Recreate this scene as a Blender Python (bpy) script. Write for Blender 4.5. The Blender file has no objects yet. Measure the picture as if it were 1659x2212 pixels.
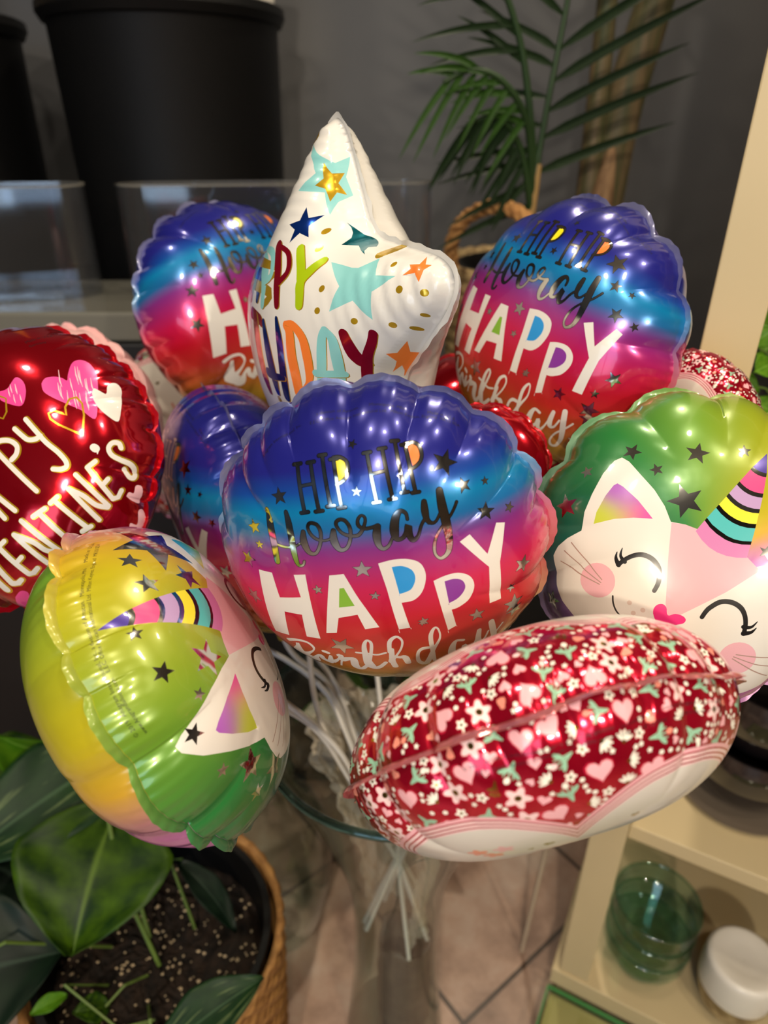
import bpy, bmesh, math, random, json
import numpy as np
from mathutils import Vector, Matrix, Quaternion
from mathutils.geometry import delaunay_2d_cdt
PI = math.pi
sc = bpy.context.scene
COL = bpy.context.scene.collection

# ------------------------------------------------------------------ camera, world, exposure
EYE = 1.14
cam = bpy.data.cameras.new('camera'); camo = bpy.data.objects.new('camera', cam); COL.objects.link(camo)
cam.sensor_fit = 'VERTICAL'; cam.sensor_height = 36; cam.sensor_width = 27; cam.lens = 24
cam.clip_start = .01; cam.clip_end = 30
camo.location = (0, 0, EYE); camo.rotation_euler = (math.radians(90-29.0), 0, 0)
cam.dof.use_dof = True; cam.dof.focus_distance = .385; cam.dof.aperture_fstop = 5.6
sc.camera = camo
wd = bpy.data.worlds.new('world'); sc.world = wd; wd.use_nodes = True
wd.node_tree.nodes['Background'].inputs[0].default_value = (.9, .82, .72, 1)
wd.node_tree.nodes['Background'].inputs[1].default_value = .12
sc.view_settings.view_transform = 'Standard'; sc.view_settings.look = 'None'
sc.view_settings.exposure = -0.92; sc.view_settings.gamma = 1
sc.cycles.max_bounces = 10; sc.cycles.transparent_max_bounces = 16; sc.cycles.transmission_bounces = 10
sc.cycles.sample_clamp_indirect = 4.0; sc.cycles.use_denoising = True
sc.cycles.caustics_reflective = False; sc.cycles.caustics_refractive = False

# ------------------------------------------------------------------ helpers
def lin(c):
    return tuple((x/255/12.92) if x/255 <= .04045 else ((x/255+.055)/1.055)**2.4 for x in c[:3])
def mat(name, col, rough=.5, metal=0., **k):
    m = bpy.data.materials.new(name); m.use_nodes = True
    b = m.node_tree.nodes['Principled BSDF']
    b.inputs['Base Color'].default_value = (*lin(col), 1); b.inputs['Roughness'].default_value = rough
    b.inputs['Metallic'].default_value = metal
    for kk, v in k.items(): b.inputs[kk.replace('_', ' ')].default_value = v
    return m
def noise_mat(name, c1, c2, scale=8, rough=.6, bump=.0, detail=6, stretch=(1, 1, 1), lo=.35, hi=.65, **k):
    m = mat(name, c1, rough, **k); nt = m.node_tree; b = nt.nodes['Principled BSDF']
    tc = nt.nodes.new('ShaderNodeTexCoord'); mp = nt.nodes.new('ShaderNodeMapping'); mp.inputs['Scale'].default_value = stretch
    n = nt.nodes.new('ShaderNodeTexNoise'); n.inputs['Scale'].default_value = scale; n.inputs['Detail'].default_value = detail
    r = nt.nodes.new('ShaderNodeValToRGB'); r.color_ramp.elements[0].position = lo; r.color_ramp.elements[1].position = hi
    r.color_ramp.elements[0].color = (*lin(c1), 1); r.color_ramp.elements[1].color = (*lin(c2), 1)
    nt.links.new(tc.outputs['Object'], mp.inputs['Vector']); nt.links.new(mp.outputs['Vector'], n.inputs['Vector'])
    nt.links.new(n.outputs['Fac'], r.inputs['Fac']); nt.links.new(r.outputs['Color'], b.inputs['Base Color'])
    if bump:
        bp = nt.nodes.new('ShaderNodeBump'); bp.inputs['Strength'].default_value = bump; bp.inputs['Distance'].default_value = .01
        nt.links.new(n.outputs['Fac'], bp.inputs['Height']); nt.links.new(bp.outputs['Normal'], b.inputs['Normal'])
    return m
def glass_mat(name, col=(255, 255, 255), ior=1.45, rough=0., clear=.0):
    m = bpy.data.materials.new(name); m.use_nodes = True; nt = m.node_tree
    b = nt.nodes['Principled BSDF']; b.inputs['Base Color'].default_value = (*lin(col), 1)
    b.inputs['Transmission Weight'].default_value = 1; b.inputs['Roughness'].default_value = rough; b.inputs['IOR'].default_value = ior
    return m
def thin_mat(name, col=(255, 255, 255), gloss=.12, tint=.95, rough=.03, milky=0.):
    """clear thin plastic film or pane: mostly see-through with a fresnel gloss"""
    m = bpy.data.materials.new(name); m.use_nodes = True; nt = m.node_tree; nt.nodes.clear()
    o = nt.nodes.new('ShaderNodeOutputMaterial'); mx = nt.nodes.new('ShaderNodeMixShader')
    t = nt.nodes.new('ShaderNodeBsdfTransparent'); t.inputs[0].default_value = (*[x*tint for x in lin(col)], 1)
    g = nt.nodes.new('ShaderNodeBsdfGlossy'); g.inputs['Roughness'].default_value = rough
    lw = nt.nodes.new('ShaderNodeLayerWeight'); lw.inputs['Blend'].default_value = .5
    pw = nt.nodes.new('ShaderNodeMath'); pw.operation = 'POWER'; pw.inputs[1].default_value = 3.5; ml = nt.nodes.new('ShaderNodeMath'); ml.operation = 'MULTIPLY_ADD'; ml.inputs[1].default_value = .65; ml.inputs[2].default_value = gloss*.2
    nt.links.new(lw.outputs['Facing'], pw.inputs[0]); nt.links.new(pw.outputs[0], ml.inputs[0]); nt.links.new(ml.outputs[0], mx.inputs[0]); nt.links.new(t.outputs[0], mx.inputs[1]); nt.links.new(g.outputs[0], mx.inputs[2])
    last = mx.outputs[0]
    if milky:
        d = nt.nodes.new('ShaderNodeBsdfDiffuse'); d.inputs[0].default_value = (*lin(col), 1); m2 = nt.nodes.new('ShaderNodeMixShader'); m2.inputs[0].default_value = milky
        nt.links.new(last, m2.inputs[1]); nt.links.new(d.outputs[0], m2.inputs[2]); last = m2.outputs[0]
    nt.links.new(last, o.inputs[0]); return m
def tag(o, label=None, cat=None, group=None, kind=None):
    if label: o['label'] = label
    if cat: o['category'] = cat
    if group: o['group'] = group
    if kind: o['kind'] = kind
    return o
def empty(name, loc=(0, 0, 0), rz=0.):
    o = bpy.data.objects.new(name, None); o.empty_display_size = .02; o.location = loc; o.rotation_euler = (0, 0, rz)
    COL.objects.link(o); return o
def mesh_obj(name, verts, faces, m, parent=None, smooth=True, loc=None):
    me = bpy.data.meshes.new(name); me.from_pydata([tuple(v) for v in verts], [], [tuple(f) for f in faces])
    if m is not None:
        for x in (m if isinstance(m, (list, tuple)) else [m]): me.materials.append(x)
    if smooth: me.polygons.foreach_set('use_smooth', [True]*len(me.polygons))
    o = bpy.data.objects.new(name, me); COL.objects.link(o)
    if parent is not None: o.parent = parent
    if loc is not None: o.location = loc
    return o
class MB:
    """collects shapes for one mesh object"""
    def __init__(s): s.v = []; s.f = []
    def add(s, v, f):
        k = len(s.v); s.v += [tuple(x) for x in v]; s.f += [tuple(i+k for i in q) for q in f]; return s
    def box(s, c, d, M=None):
        v = [Vector((c[0]+a*d[0]/2, c[1]+b*d[1]/2, c[2]+e*d[2]/2)) for a in (-1, 1) for b in (-1, 1) for e in (-1, 1)]
        if M is not None: v = [M @ x for x in v]
        return s.add(v, [(0, 1, 3, 2), (4, 6, 7, 5), (0, 4, 5, 1), (2, 3, 7, 6), (0, 2, 6, 4), (1, 5, 7, 3)])
    def lathe(s, prof, c=(0, 0, 0), n=64, close=False):
        v = []; f = []; m = len(prof)
        for j in range(n):
            a = 2*PI*j/n
            for r, z in prof: v.append((c[0]+r*math.cos(a), c[1]+r*math.sin(a), c[2]+z))
        for j in range(n):
            for i in range(m-1 if not close else m):
                i2 = (i+1) % m
                f.append((j*m+i, ((j+1) % n)*m+i, ((j+1) % n)*m+i2, j*m+i2))
        return s.add(v, f)
    def tube(s, pts, r, n=10, caps=True):
        P = [Vector(p) for p in pts]; R = r if isinstance(r, (list, tuple)) else [r]*len(P)
        v = []; f = []; up = Vector((.31, .17, .93)).normalized()
        for i, p in enumerate(P):
            t = (P[min(i+1, len(P)-1)]-P[max(i-1, 0)]).normalized()
            a = t.cross(up); a = a.normalized() if a.length > 1e-4 else t.orthogonal().normalized(); b = t.cross(a)
            for j in range(n):
                q = 2*PI*j/n; v.append(p+(a*math.cos(q)+b*math.sin(q))*R[i])
        for i in range(len(P)-1):
            for j in range(n): f.append((i*n+j, i*n+(j+1) % n, (i+1)*n+(j+1) % n, (i+1)*n+j))
        if caps: f.append(tuple(range(n-1, -1, -1))); f.append(tuple((len(P)-1)*n+j for j in range(n)))
        return s.add(v, f)
    def build(s, name, m, parent=None, smooth=True, bevel=0., sharp=40):
        o = mesh_obj(name, s.v, s.f, m, parent, smooth)
        if bevel:
            b = o.modifiers.new('bevel', 'BEVEL'); b.width = bevel; b.segments = 2; b.limit_method = 'ANGLE'
        if smooth:
            try: o.data.set_sharp_from_angle(angle=math.radians(sharp))
            except Exception: pass
        return o
def box_obj(name, c, d, m, parent=None, rz=0., bevel=.0, kind=None):
    """box in its own local frame at its own place"""
    o = MB().box((0, 0, 0), d).build(name, m, parent, smooth=False, bevel=bevel)
    o.location = c; o.rotation_euler = (0, 0, rz)
    if kind: o['kind'] = kind
    return o

# ------------------------------------------------------------------ lamps of the shop, with added fill lamps
METAL_BLK = mat('black_lamp_metal', (18, 18, 19), .4)
def downlight(x, y, aim, watt, z=2.48, size=.09, col=(1, .86, .66)):
    """track head: can, ring and its lamp"""
    root = empty('ceiling_spotlight', (x, y, 2.58))
    tag(root, 'black track spotlight on the ceiling %s' % aim[3], 'lamp', 'ceiling spotlights')
    d = (Vector(aim[:3])-Vector((x, y, z))).normalized(); q = d.to_track_quat('-Z', 'Y')
    can = MB().lathe([(.001, .13), (.045, .13), (.055, .10), (.058, 0), (.052, 0), (.050, .06), (.001, .06)], n=32).build('can', METAL_BLK, root)
    can.rotation_mode = 'QUATERNION'; can.rotation_quaternion = q; can.location = (0, 0, z-2.58)
    MB().tube([(0, 0, z-2.58+.1), (0, 0, .02)], .008).build('stem', METAL_BLK, root)
    L = bpy.data.lights.new('lamp', 'AREA'); L.shape = 'DISK'; L.size = size; L.energy = watt; L.color = col; L.spread = math.radians(150)
    o = bpy.data.objects.new('lamp', L); COL.objects.link(o); o.parent = root; o.rotation_mode = 'QUATERNION'; o.rotation_quaternion = q
    o.location = Vector((0, 0, z-2.58))+d*.004
for x, y, tx, ty, tz, w, nm, z in [(-.55, -.35, 0, .5, .9, 7, 'left of the viewer', 2.48), (.1, -.55, .1, .5, .9, 9, 'behind the viewer', 2.48), (.75, -.1, .1, .5, .8, 7, 'right of the viewer', 2.48),
   (.25, .35, .1, .6, .8, 5, 'right above the balloons', 2.48), (-.9, .45, 0, .6, .9, 6, 'above the plant pots', 2.48), (1.15, .7, .4, .8, .8, 9, 'over the cream shelf', 2.48), (.35, 1.25, .12, .62, 0, 14, 'near the back wall, added to brighten the floor', 2.48), (-.25, -1.5, 0, .5, .6, 27, 'further behind the viewer, added low fill for the sticks', 1.95), (.9, -1.4, 0, .5, .6, 17, 'by the right wall behind the viewer, added low fill for the sticks', 1.95)]:  # back-wall head added to brighten the floor; rear pair hung low as stick fill
    downlight(x, y, (tx, ty, tz, nm), w, z)

# ------------------------------------------------------------------ room
WALL_DK = noise_mat('charcoal_wall_paint', (70, 72, 78), (88, 88, 90), scale=1.6, rough=.75)
WALL_LT = noise_mat('warm_wall_paint', (150, 138, 120), (165, 150, 130), scale=2, rough=.8)
def tile_floor():
    m = mat('slate_floor_tile', (120, 95, 80), .35); nt = m.node_tree; b = nt.nodes['Principled BSDF']
    tc = nt.nodes.new('ShaderNodeTexCoord'); mp = nt.nodes.new('ShaderNodeMapping'); mp.inputs['Rotation'].default_value = (0, 0, math.radians(52)); mp.inputs['Location'].default_value = (.11, .05, 0)
    nt.links.new(tc.outputs['Object'], mp.inputs['Vector'])
    br = nt.nodes.new('ShaderNodeTexBrick'); br.offset = 0; br.squash = 1; br.inputs['Scale'].default_value = 1; br.inputs['Brick Width'].default_value = .33; br.inputs['Row Height'].default_value = .33
    br.inputs['Mortar Size'].default_value = .004; br.inputs['Mortar Smooth'].default_value = .3; br.inputs['Color1'].default_value = (.18, .18, .18, 1); br.inputs['Color2'].default_value = (.9, .9, .9, 1); br.inputs['Mortar'].default_value = (0, 0, 0, 1)
    nt.links.new(mp.outputs['Vector'], br.inputs['Vector'])
    n = nt.nodes.new('ShaderNodeTexNoise'); n.inputs['Scale'].default_value = 9; n.inputs['Detail'].default_value = 8; n.inputs['Roughness'].default_value = .65; nt.links.new(tc.outputs['Object'], n.inputs['Vector'])
    r = nt.nodes.new('ShaderNodeValToRGB'); e = r.color_ramp.elements; e[0].position = .3; e[0].color = (*lin((150, 118, 100)), 1); e[1].position = .72; e[1].color = (*lin((232, 208, 190)), 1)
    x = e.new(.5); x.color = (*lin((208, 172, 150)), 1)
    nt.links.new(n.outputs['Fac'], r.inputs['Fac'])
    mx = nt.nodes.new('ShaderNodeMixRGB'); mx.blend_type = 'MULTIPLY'; mx.inputs[0].default_value = .5; nt.links.new(r.outputs['Color'], mx.inputs[1]); nt.links.new(br.outputs['Color'], mx.inputs[2])
    m2 = nt.nodes.new('ShaderNodeMixRGB'); m2.inputs[2].default_value = (*lin((70, 55, 45)), 1); nt.links.new(br.outputs['Fac'], m2.inputs[0]); nt.links.new(mx.outputs[0], m2.inputs[1])
    nt.links.new(m2.outputs[0], b.inputs['Base Color'])
    bp = nt.nodes.new('ShaderNodeBump'); bp.inputs['Strength'].default_value = .3; bp.inputs['Distance'].default_value = .004; nt.links.new(n.outputs['Fac'], bp.inputs['Height']); nt.links.new(bp.outputs['Normal'], b.inputs['Normal'])
    return m
X0, X1, Y0, Y1, ZC = -2.4, 2.1, -3.0, 1.65, 2.6
box_obj('floor', ((X0+X1)/2, (Y0+Y1)/2, -.05), (X1-X0+.2, Y1-Y0+.2, .1), tile_floor(), kind='structure')
box_obj('ceiling', ((X0+X1)/2, (Y0+Y1)/2, ZC+.05), (X1-X0+.2, Y1-Y0+.2, .1), mat('grey_ceiling_paint', (128, 120, 108), .8), kind='structure')
box_obj('wall_back', ((X0+X1)/2, Y1+.05, ZC/2), (X1-X0+.2, .1, ZC), WALL_DK, kind='structure')
box_obj('wall_left', (X0-.05, (Y0+Y1)/2, ZC/2), (.1, Y1-Y0, ZC), WALL_DK, kind='structure')
box_obj('wall_right', (X1+.05, (Y0+Y1)/2, ZC/2), (.1, Y1-Y0, ZC), WALL_LT, kind='structure')
# wall behind the viewer with a shop window
for nm, c, d in [('wall_front', ((X0+X1)/2, Y0-.05, .35), (X1-X0, .1, .7)), ('wall_front', ((X0+X1)/2, Y0-.05, 2.4), (X1-X0, .1, .4)), ('wall_front', (X0+.25, Y0-.05, 1.45), (.5, .1, 1.5)), ('wall_front', (.9, Y0-.05, 1.45), (2.4, .1, 1.5))]:
    box_obj(nm, c, d, WALL_LT, kind='structure')
wf = MB()
for cx in (-1.9, -1.1, -.3): wf.box((cx, Y0-.03, 1.45), (.05, .06, 1.5))
wf.box((-1.1, Y0-.03, .72), (1.65, .06, .05)); wf.box((-1.1, Y0-.03, 2.18), (1.65, .06, .05))
w = wf.build('window_1', mat('white_window_frame', (225, 225, 220), .5), smooth=False); w['kind'] = 'structure'
sky = bpy.data.materials.new('daylight_outside'); sky.use_nodes = True; sky.node_tree.nodes.clear()
em = sky.node_tree.nodes.new('ShaderNodeEmission'); em.inputs[0].default_value = (.55, .75, 1, 1); em.inputs[1].default_value = 8.0
so = sky.node_tree.nodes.new('ShaderNodeOutputMaterial'); sky.node_tree.links.new(em.outputs[0], so.inputs[0])
o = mesh_obj('window_2', [(-2.1, Y0-.3, .5), (0, Y0-.3, .5), (0, Y0-.3, 2.3), (-2.1, Y0-.3, 2.3)], [(0, 1, 2, 3)], sky, smooth=False); o['kind'] = 'structure'

# ------------------------------------------------------------------ foil balloon surfaces
def _mylar_table(n=2000):
    t = np.linspace(0, math.pi/2, n)
    # r = sin-like parameter: r = sqrt(sin) keeps the integrand finite;  r^2 = sin t
    r = np.sqrt(np.sin(t))
    # ds = dr/sqrt(1-r^4); dr = cos t/(2 r) dt  -> ds = dt/(2r);  dz = r^2 ds
    rm = np.sqrt(np.sin(0.5*(t[1:]+t[:-1])))
    dt = t[1:]-t[:-1]
    s = np.concatenate([[0], np.cumsum(dt/(2*rm))])
    z = np.concatenate([[0], np.cumsum(rm*dt/2)])
    z = z[-1]-z
    return s/s[-1], r, z
MS, MR, MZ = _mylar_table()

class Disc:
    """round foil balloon, unit disc art coordinates (u right, v up) to metres"""
    def __init__(self, a, k=1.0, seed=1, n=20, amp=.088, wave=.010, reach=.52, fine=.0022, long_=5):
        self.a, self.k, self.amp, self.wave, self.fine = a, k, amp, wave, fine
        rg = random.Random(seed)
        w = [rg.uniform(.6, 1.5) for _ in range(n)]
        tot = sum(w); c = [0]
        for x in w: c.append(c[-1]+x/tot*2*math.pi)
        self.c = np.array(c)+rg.uniform(0, .3)
        self.n = n
        L = [rg.uniform(reach, .86) for _ in range(n)]
        for i in rg.sample(range(n), min(n, long_)): L[i] = reach-.12
        self.L = np.array(L)
        self.w = np.array(w)/max(w)
        self.ph = [rg.uniform(0, 6.28) for _ in range(8)]
    def _lobe(self, phi):
        p = np.mod(phi-self.c[0], 2*math.pi)+self.c[0]
        i = np.clip(np.searchsorted(self.c, p, side='right')-1, 0, self.n-1)
        t = (p-self.c[i])/(self.c[i+1]-self.c[i])
        return i, t
    def polar(self, rho, phi, side):
        rho = np.clip(rho, 0, 1)
        r = np.interp(rho, MS, MR); z = np.interp(rho, MS, MZ)
        # profile normal (r, z)
        nr = r*r; nz = np.sqrt(np.maximum(1-r**4, 0))
        i, t = self._lobe(phi)
        q = (np.sin(np.pi*t)**2+.03)**.25
        s0 = self.L[i]*(1-t)+self.L[(i+1) % self.n]*t
        g = np.clip((rho-s0)/(1.0-s0), 0, 1); g = g*g*(3-2*g)*.75+g*.25
        d = self.amp*self.w[i]*(q-.72)*g
        e = np.clip((rho-.78)/.22, 0, 1)
        d = d+self.fine*np.sin(phi*83+self.ph[0]+4*np.sin(phi*3))*e
        d = d+.003*np.sin(5*rho*np.cos(phi+self.ph[1])+self.ph[2])*np.sin(4*rho*np.sin(phi)+self.ph[3])
        wv = self.wave*(np.sin(phi*4+self.ph[4])+.7*np.sin(phi*7+self.ph[5])+.5*np.sin(phi*13+self.ph[6]))*np.clip((rho-.6)/.4, 0, 1)**2
        R = r+d*nr; Z = side*(z+d*nz)*self.k+wv
        return np.stack([self.a*R*np.cos(phi), self.a*R*np.sin(phi), self.a*Z], -1)
    def pos(self, u, v, side=1):
        return self.polar(np.hypot(u, v), np.arctan2(v, u), side)
    def normal(self, u, v, side=1):
        rho = np.hypot(u, v); phi = np.arctan2(v, u)
        e = .003
        r1 = np.minimum(rho+e, 1); r0 = np.maximum(rho-e, 0)
        dr = self.polar(r1, phi, side)-self.polar(r0, phi, side)
        f = .004
        dp = self.polar(rho, phi+f, side)-self.polar(rho, phi-f, side)
        n = np.cross(dr, dp)*side
        h = .004
        dx = self.pos(u+h, v, side)-self.pos(u-h, v, side)
        dy = self.pos(u, v+h, side)-self.pos(u, v-h, side)
        nc = np.cross(dx, dy)*side
        n = np.where((rho < .06)[:, None], nc, n)
        return n/np.maximum(np.linalg.norm(n, axis=1), 1e-12)[:, None]
    def outline(self, m=720):
        p = np.linspace(0, 2*math.pi, m, endpoint=False)
        return np.stack([np.cos(p), np.sin(p)], 1)
    def grid(self, dense=True):
        P = []
        rg = random.Random(5)
        if dense:
            rings = [(.0, 1)]+[(x/20, max(12, int(x*10))) for x in range(1, 10)]
            rings += [(.475+.025*j, 220) for j in range(6)]
            rings += [(.62+.014*j, 600) for j in range(27)]
        else:
            rings = [(.0, 1)]+[(x/14, max(12, int(x*10))) for x in range(1, 9)]
            rings += [(.6+.02*j, 240) for j in range(20)]
        for k, (r, n) in enumerate(rings):
            if r > .99: continue
            o = (k % 2)*.5 if n < 200 else 0
            for j in range(n):
                p = 2*math.pi*(j+o)/n
                P.append((r*math.cos(p)+rg.uniform(-1, 1)*1e-5, r*math.sin(p)+rg.uniform(-1, 1)*1e-5))
        return P

class Star:
    """five pointed pillow star; unit outline scaled so the tips sit at radius 1"""
    def __init__(self, a, k=1.0, seed=1, tip=.17, inner=.56, rot=90, pw=1.0):
        self.a, self.k, self.pw = a, k, pw
        # rounded star outline: tips blunt, valleys soft
        pts = []
        for i in range(10):
            ang = math.radians(rot+36*i); r = 1.0 if i % 2 == 0 else inner
            pts.append((r*math.cos(ang), r*math.sin(ang), tip if i % 2 == 0 else .10))
        out = []
        n = len(pts)
        for i in range(n):
            p = np.array(pts[i][:2]); a0 = np.array(pts[i-1][:2]); b0 = np.array(pts[(i+1) % n][:2])
            d = pts[i][2]
            A = p+(a0-p)/np.linalg.norm(a0-p)*d; B = p+(b0-p)/np.linalg.norm(b0-p)*d
            for t in np.linspace(0, 1, 15):
                out.append((1-t)**2*A+2*t*(1-t)*p+t*t*B)
            q = np.array(pts[(i+1) % n][:2]); dq = pts[(i+1) % n][2]
            C = q+(p-q)/np.linalg.norm(p-q)*dq
            for t in np.linspace(0, 1, 26)[1:-1]: out.append(B*(1-t)+C*t)
        self.out = np.array(out)
        # membrane height on a grid
        N = 161; g = np.linspace(-1.05, 1.05, N); X, Y = np.meshgrid(g, g, indexing='ij')
        ins = self.inside(X.ravel(), Y.ravel()).reshape(N, N)
        h = np.zeros((N, N)); h2 = (g[1]-g[0])**2
        for _ in range(3500):
            m = .25*(np.roll(h, 1, 0)+np.roll(h, -1, 0)+np.roll(h, 1, 1)+np.roll(h, -1, 1)+h2*4)
            h = np.where(ins, h+1.0*(m-h), 0)
        self.h = np.sqrt(np.maximum(h, 0)); self.g = g; self.ins = ins
        self.h /= self.h.max()
        self.hs = self.h.copy()
        for _ in range(1):
            s = self.hs
            self.hs = (s*4+np.roll(s, 1, 0)+np.roll(s, -1, 0)+np.roll(s, 1, 1)+np.roll(s, -1, 1))/8*(1)
        dist = self.edge_dist(X.ravel(), Y.ravel()).reshape(N, N)
        self.ds = np.where(ins, dist, 0)
    def edge_dist(self, x, y):
        P = self.out; Q = np.roll(P, -1, 0); best = np.full(x.shape, 9.)
        for (a, b) in zip(P, Q):
            d = b-a; L = d@d+1e-12
            t = np.clip(((x-a[0])*d[0]+(y-a[1])*d[1])/L, 0, 1)
            best = np.minimum(best, np.hypot(x-a[0]-t*d[0], y-a[1]-t*d[1]))
        return best
    def inside(self, x, y):
        c = np.zeros(x.shape, bool); P = self.out; Q = np.roll(P, -1, 0)
        for (x1, y1), (x2, y2) in zip(P, Q):
            k = (y1 > y) != (y2 > y)
            with np.errstate(divide='ignore', invalid='ignore'):
                c ^= k & (x < (x2-x1)*(y-y1)/(y2-y1+1e-30)+x1)
        return c
    def _samp(self, F, x, y):
        g = self.g; d = g[1]-g[0]
        fx = np.clip((x-g[0])/d, 0, len(g)-1.001); fy = np.clip((y-g[0])/d, 0, len(g)-1.001)
        i = fx.astype(int); j = fy.astype(int); a = fx-i; b = fy-j
        return (F[i, j]*(1-a)*(1-b)+F[i+1, j]*a*(1-b)+F[i, j+1]*(1-a)*b+F[i+1, j+1]*a*b)
    def pos(self, u, v, side=1):
        ed = self.edge_dist(u, v)
        z = self._samp(self.hs, u, v)
        z = np.where(ed < .03, np.sqrt(np.maximum(ed, 0)/.03)*np.maximum(z, .12), z)
        z = np.maximum(z, 0)**self.pw*np.clip(ed/.004, 0, 1)**.5
        th = np.arctan2(v, u)+math.pi/2+math.pi/5
        c5 = np.cos(5*th)      # +1 in the valleys
        rr = np.hypot(u, v)
        w = .0038*np.sin(rr*120+3*np.sin(3*th))*np.clip(c5-.1, 0, 1)*np.clip((rr-.30)/.2, 0, 1)*np.clip(ed/.06, 0, 1)*np.exp(-ed*4)
        w = w+.006*np.sin(rr*60+th*9)*np.clip(ed/.08, 0, 1)*np.exp(-ed*12)
        sh = .90
        return np.stack([self.a*sh*u, self.a*sh*v, self.a*side*(z*self.k+w)], -1)
    def normal(self, u, v, side=1):
        h = .006
        dx = self.pos(u+h, v, side)-self.pos(u-h, v, side)
        dy = self.pos(u, v+h, side)-self.pos(u, v-h, side)
        n = np.cross(dx, dy)*side
        ed = self.edge_dist(u, v)
        return n/np.maximum(np.linalg.norm(n, axis=1), 1e-12)[:, None]

# ------------------------------------------------------------------ printed foil
CT = {k: (*lin(c), m) for k, (c, m) in dict(
 yel=((232, 215, 30), 0), org=((240, 125, 50), 0), foil=((214, 214, 210), 1), gold=((222, 178, 40), .6), wht=((222, 217, 210), 0),
 grn=((125, 175, 50), 0), blu=((30, 145, 215), 0), pur=((130, 50, 150), 0), ink=((18, 16, 22), 0), aqua=((135, 200, 200), 0),
 bluf=((20, 70, 175), .8), teal=((10, 130, 145), .8), redf=((190, 20, 50), .7), lime=((178, 205, 20), .2), ear=((225, 210, 60), 0),
 pnk=((228, 172, 182), 0), blk=((20, 16, 18), 0), chk=((226, 172, 182), 0), whk=((170, 140, 130), 0), frk=((205, 185, 175), 0),
 hot=((228, 40, 125), 0), mag=((238, 70, 150), .1), pal=((242, 190, 198), 0), hpk=((248, 75, 135), 0), lav=((185, 150, 195), 0),
 hye=((235, 220, 50), 0), tea=((70, 180, 180), 0), mau=((205, 120, 175), 0), ind=((75, 55, 150), .2), bkf=((60, 55, 50), .9),
 fpk=((246, 182, 190), 0), fpl=((250, 214, 214), 0), fwh=((250, 246, 232), 0), fgr=((150, 196, 166), 0), cor=((244, 150, 130), 0),
 dred=((190, 30, 60), .3), gol=((190, 150, 50), .9), lbl=((226, 220, 210), 0), out=((212, 30, 66), .2),
 ros=((214, 130, 110), 0)).items()}
CN = list(CT); CI = {k: i for i, k in enumerate(CN)}; CA = np.array([CT[k] for k in CN])

def ramp(x, stops):
    xs = np.array([s[0] for s in stops]); cs = np.array([[*lin(s[1]), s[2] if len(s) > 2 else .3] for s in stops])
    return np.stack([np.interp(x, xs, cs[:, i]) for i in range(4)], -1)
def grad_rainbow(u, v):
    return ramp(v+.03*np.sin(u*3), [(-1, (160, 140, 40)), (-.6, (182, 140, 38)), (-.46, (196, 105, 40)), (-.3, (200, 52, 44)), (-.15, (200, 22, 46)), (0, (208, 24, 84)),
      (.1, (180, 36, 116)), (.2, (138, 48, 140)), (.29, (34, 110, 175)), (.38, (10, 132, 190)), (.46, (24, 76, 168)), (.55, (36, 38, 138)), (1, (34, 34, 122))])
def grad_cat(u, v):
    a = np.degrees(np.arctan2(v+.1, u)) % 360
    m = .12
    return ramp(a, [(0, (165, 85, 160), m), (22, (172, 92, 158), m), (40, (182, 120, 128), m), (52, (206, 160, 46), m), (68, (192, 176, 30), m), (95, (152, 164, 38), m), (120, (108, 152, 46), m), (150, (44, 124, 58), m),
      (180, (24, 92, 56), m), (205, (28, 90, 80), m), (232, (110, 80, 140), m), (270, (140, 70, 150), m), (315, (170, 80, 155), m), (360, (165, 85, 160), m)])
def flat(c, m):
    q = np.array([*lin(c), m]); return lambda u, v: np.tile(q, (len(u), 1))
GR = dict(rainbow=grad_rainbow, cat=grad_cat, red=flat((196, 14, 34), .82), floral=flat((206, 16, 50), .72), pink=flat((240, 190, 190), .1), white=flat((222, 219, 214), .0))

def crom(pts, k=5):
    P = [np.array(p, float) for p in pts]
    if len(P) < 3: return P
    o = []
    for i in range(len(P)-1):
        a = P[max(i-1, 0)]; b = P[i]; c = P[i+1]; d = P[min(i+2, len(P)-1)]
        for j in range(k):
            t = j/k; o.append(.5*((2*b)+(c-a)*t+(2*a-5*b+4*c-d)*t*t+(3*b-a-3*c+d)*t**3))
    o.append(P[-1]); return o
def stroke_poly(P):
    """P: (u, v, width) points -> outline with round caps"""
    P = np.array(P); n = len(P); L = []; Rr = []
    keep = [0]
    for i in range(1, n):
        if np.hypot(*(P[i, :2]-P[keep[-1], :2])) > .0015: keep.append(i)
    P = P[keep]; n = len(P)
    if n < 2: return circle_poly(P[0, 0], P[0, 1], P[0, 2]/2)
    for i in range(n):
        t = P[min(i+1, n-1), :2]-P[max(i-1, 0), :2]; t = t/(np.linalg.norm(t)+1e-9); nn = np.array([-t[1], t[0]])
        L.append(P[i, :2]+nn*P[i, 2]/2); Rr.append(P[i, :2]-nn*P[i, 2]/2)
    def cap(c, w, a0):
        return [c+w/2*np.array([math.cos(a0-PI*k/6), math.sin(a0-PI*k/6)]) for k in range(1, 6)]
    t1 = P[-1, :2]-P[-2, :2]; a1 = math.atan2(t1[1], t1[0])+PI/2
    t0 = P[0, :2]-P[1, :2]; a0 = math.atan2(t0[1], t0[0])+PI/2
    return np.array(L+cap(P[-1, :2], P[-1, 2], a1)+Rr[::-1]+cap(P[0, :2], P[0, 2], a0))
def circle_poly(u, v, r, n=18, sx=1, rot=0):
    c, s = math.cos(rot), math.sin(rot)
    o = []
    for k in range(n):
        x, y = r*math.cos(2*PI*k/n), r*sx*math.sin(2*PI*k/n); o.append((u+x*c-y*s, v+x*s+y*c))
    return np.array(o)
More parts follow.
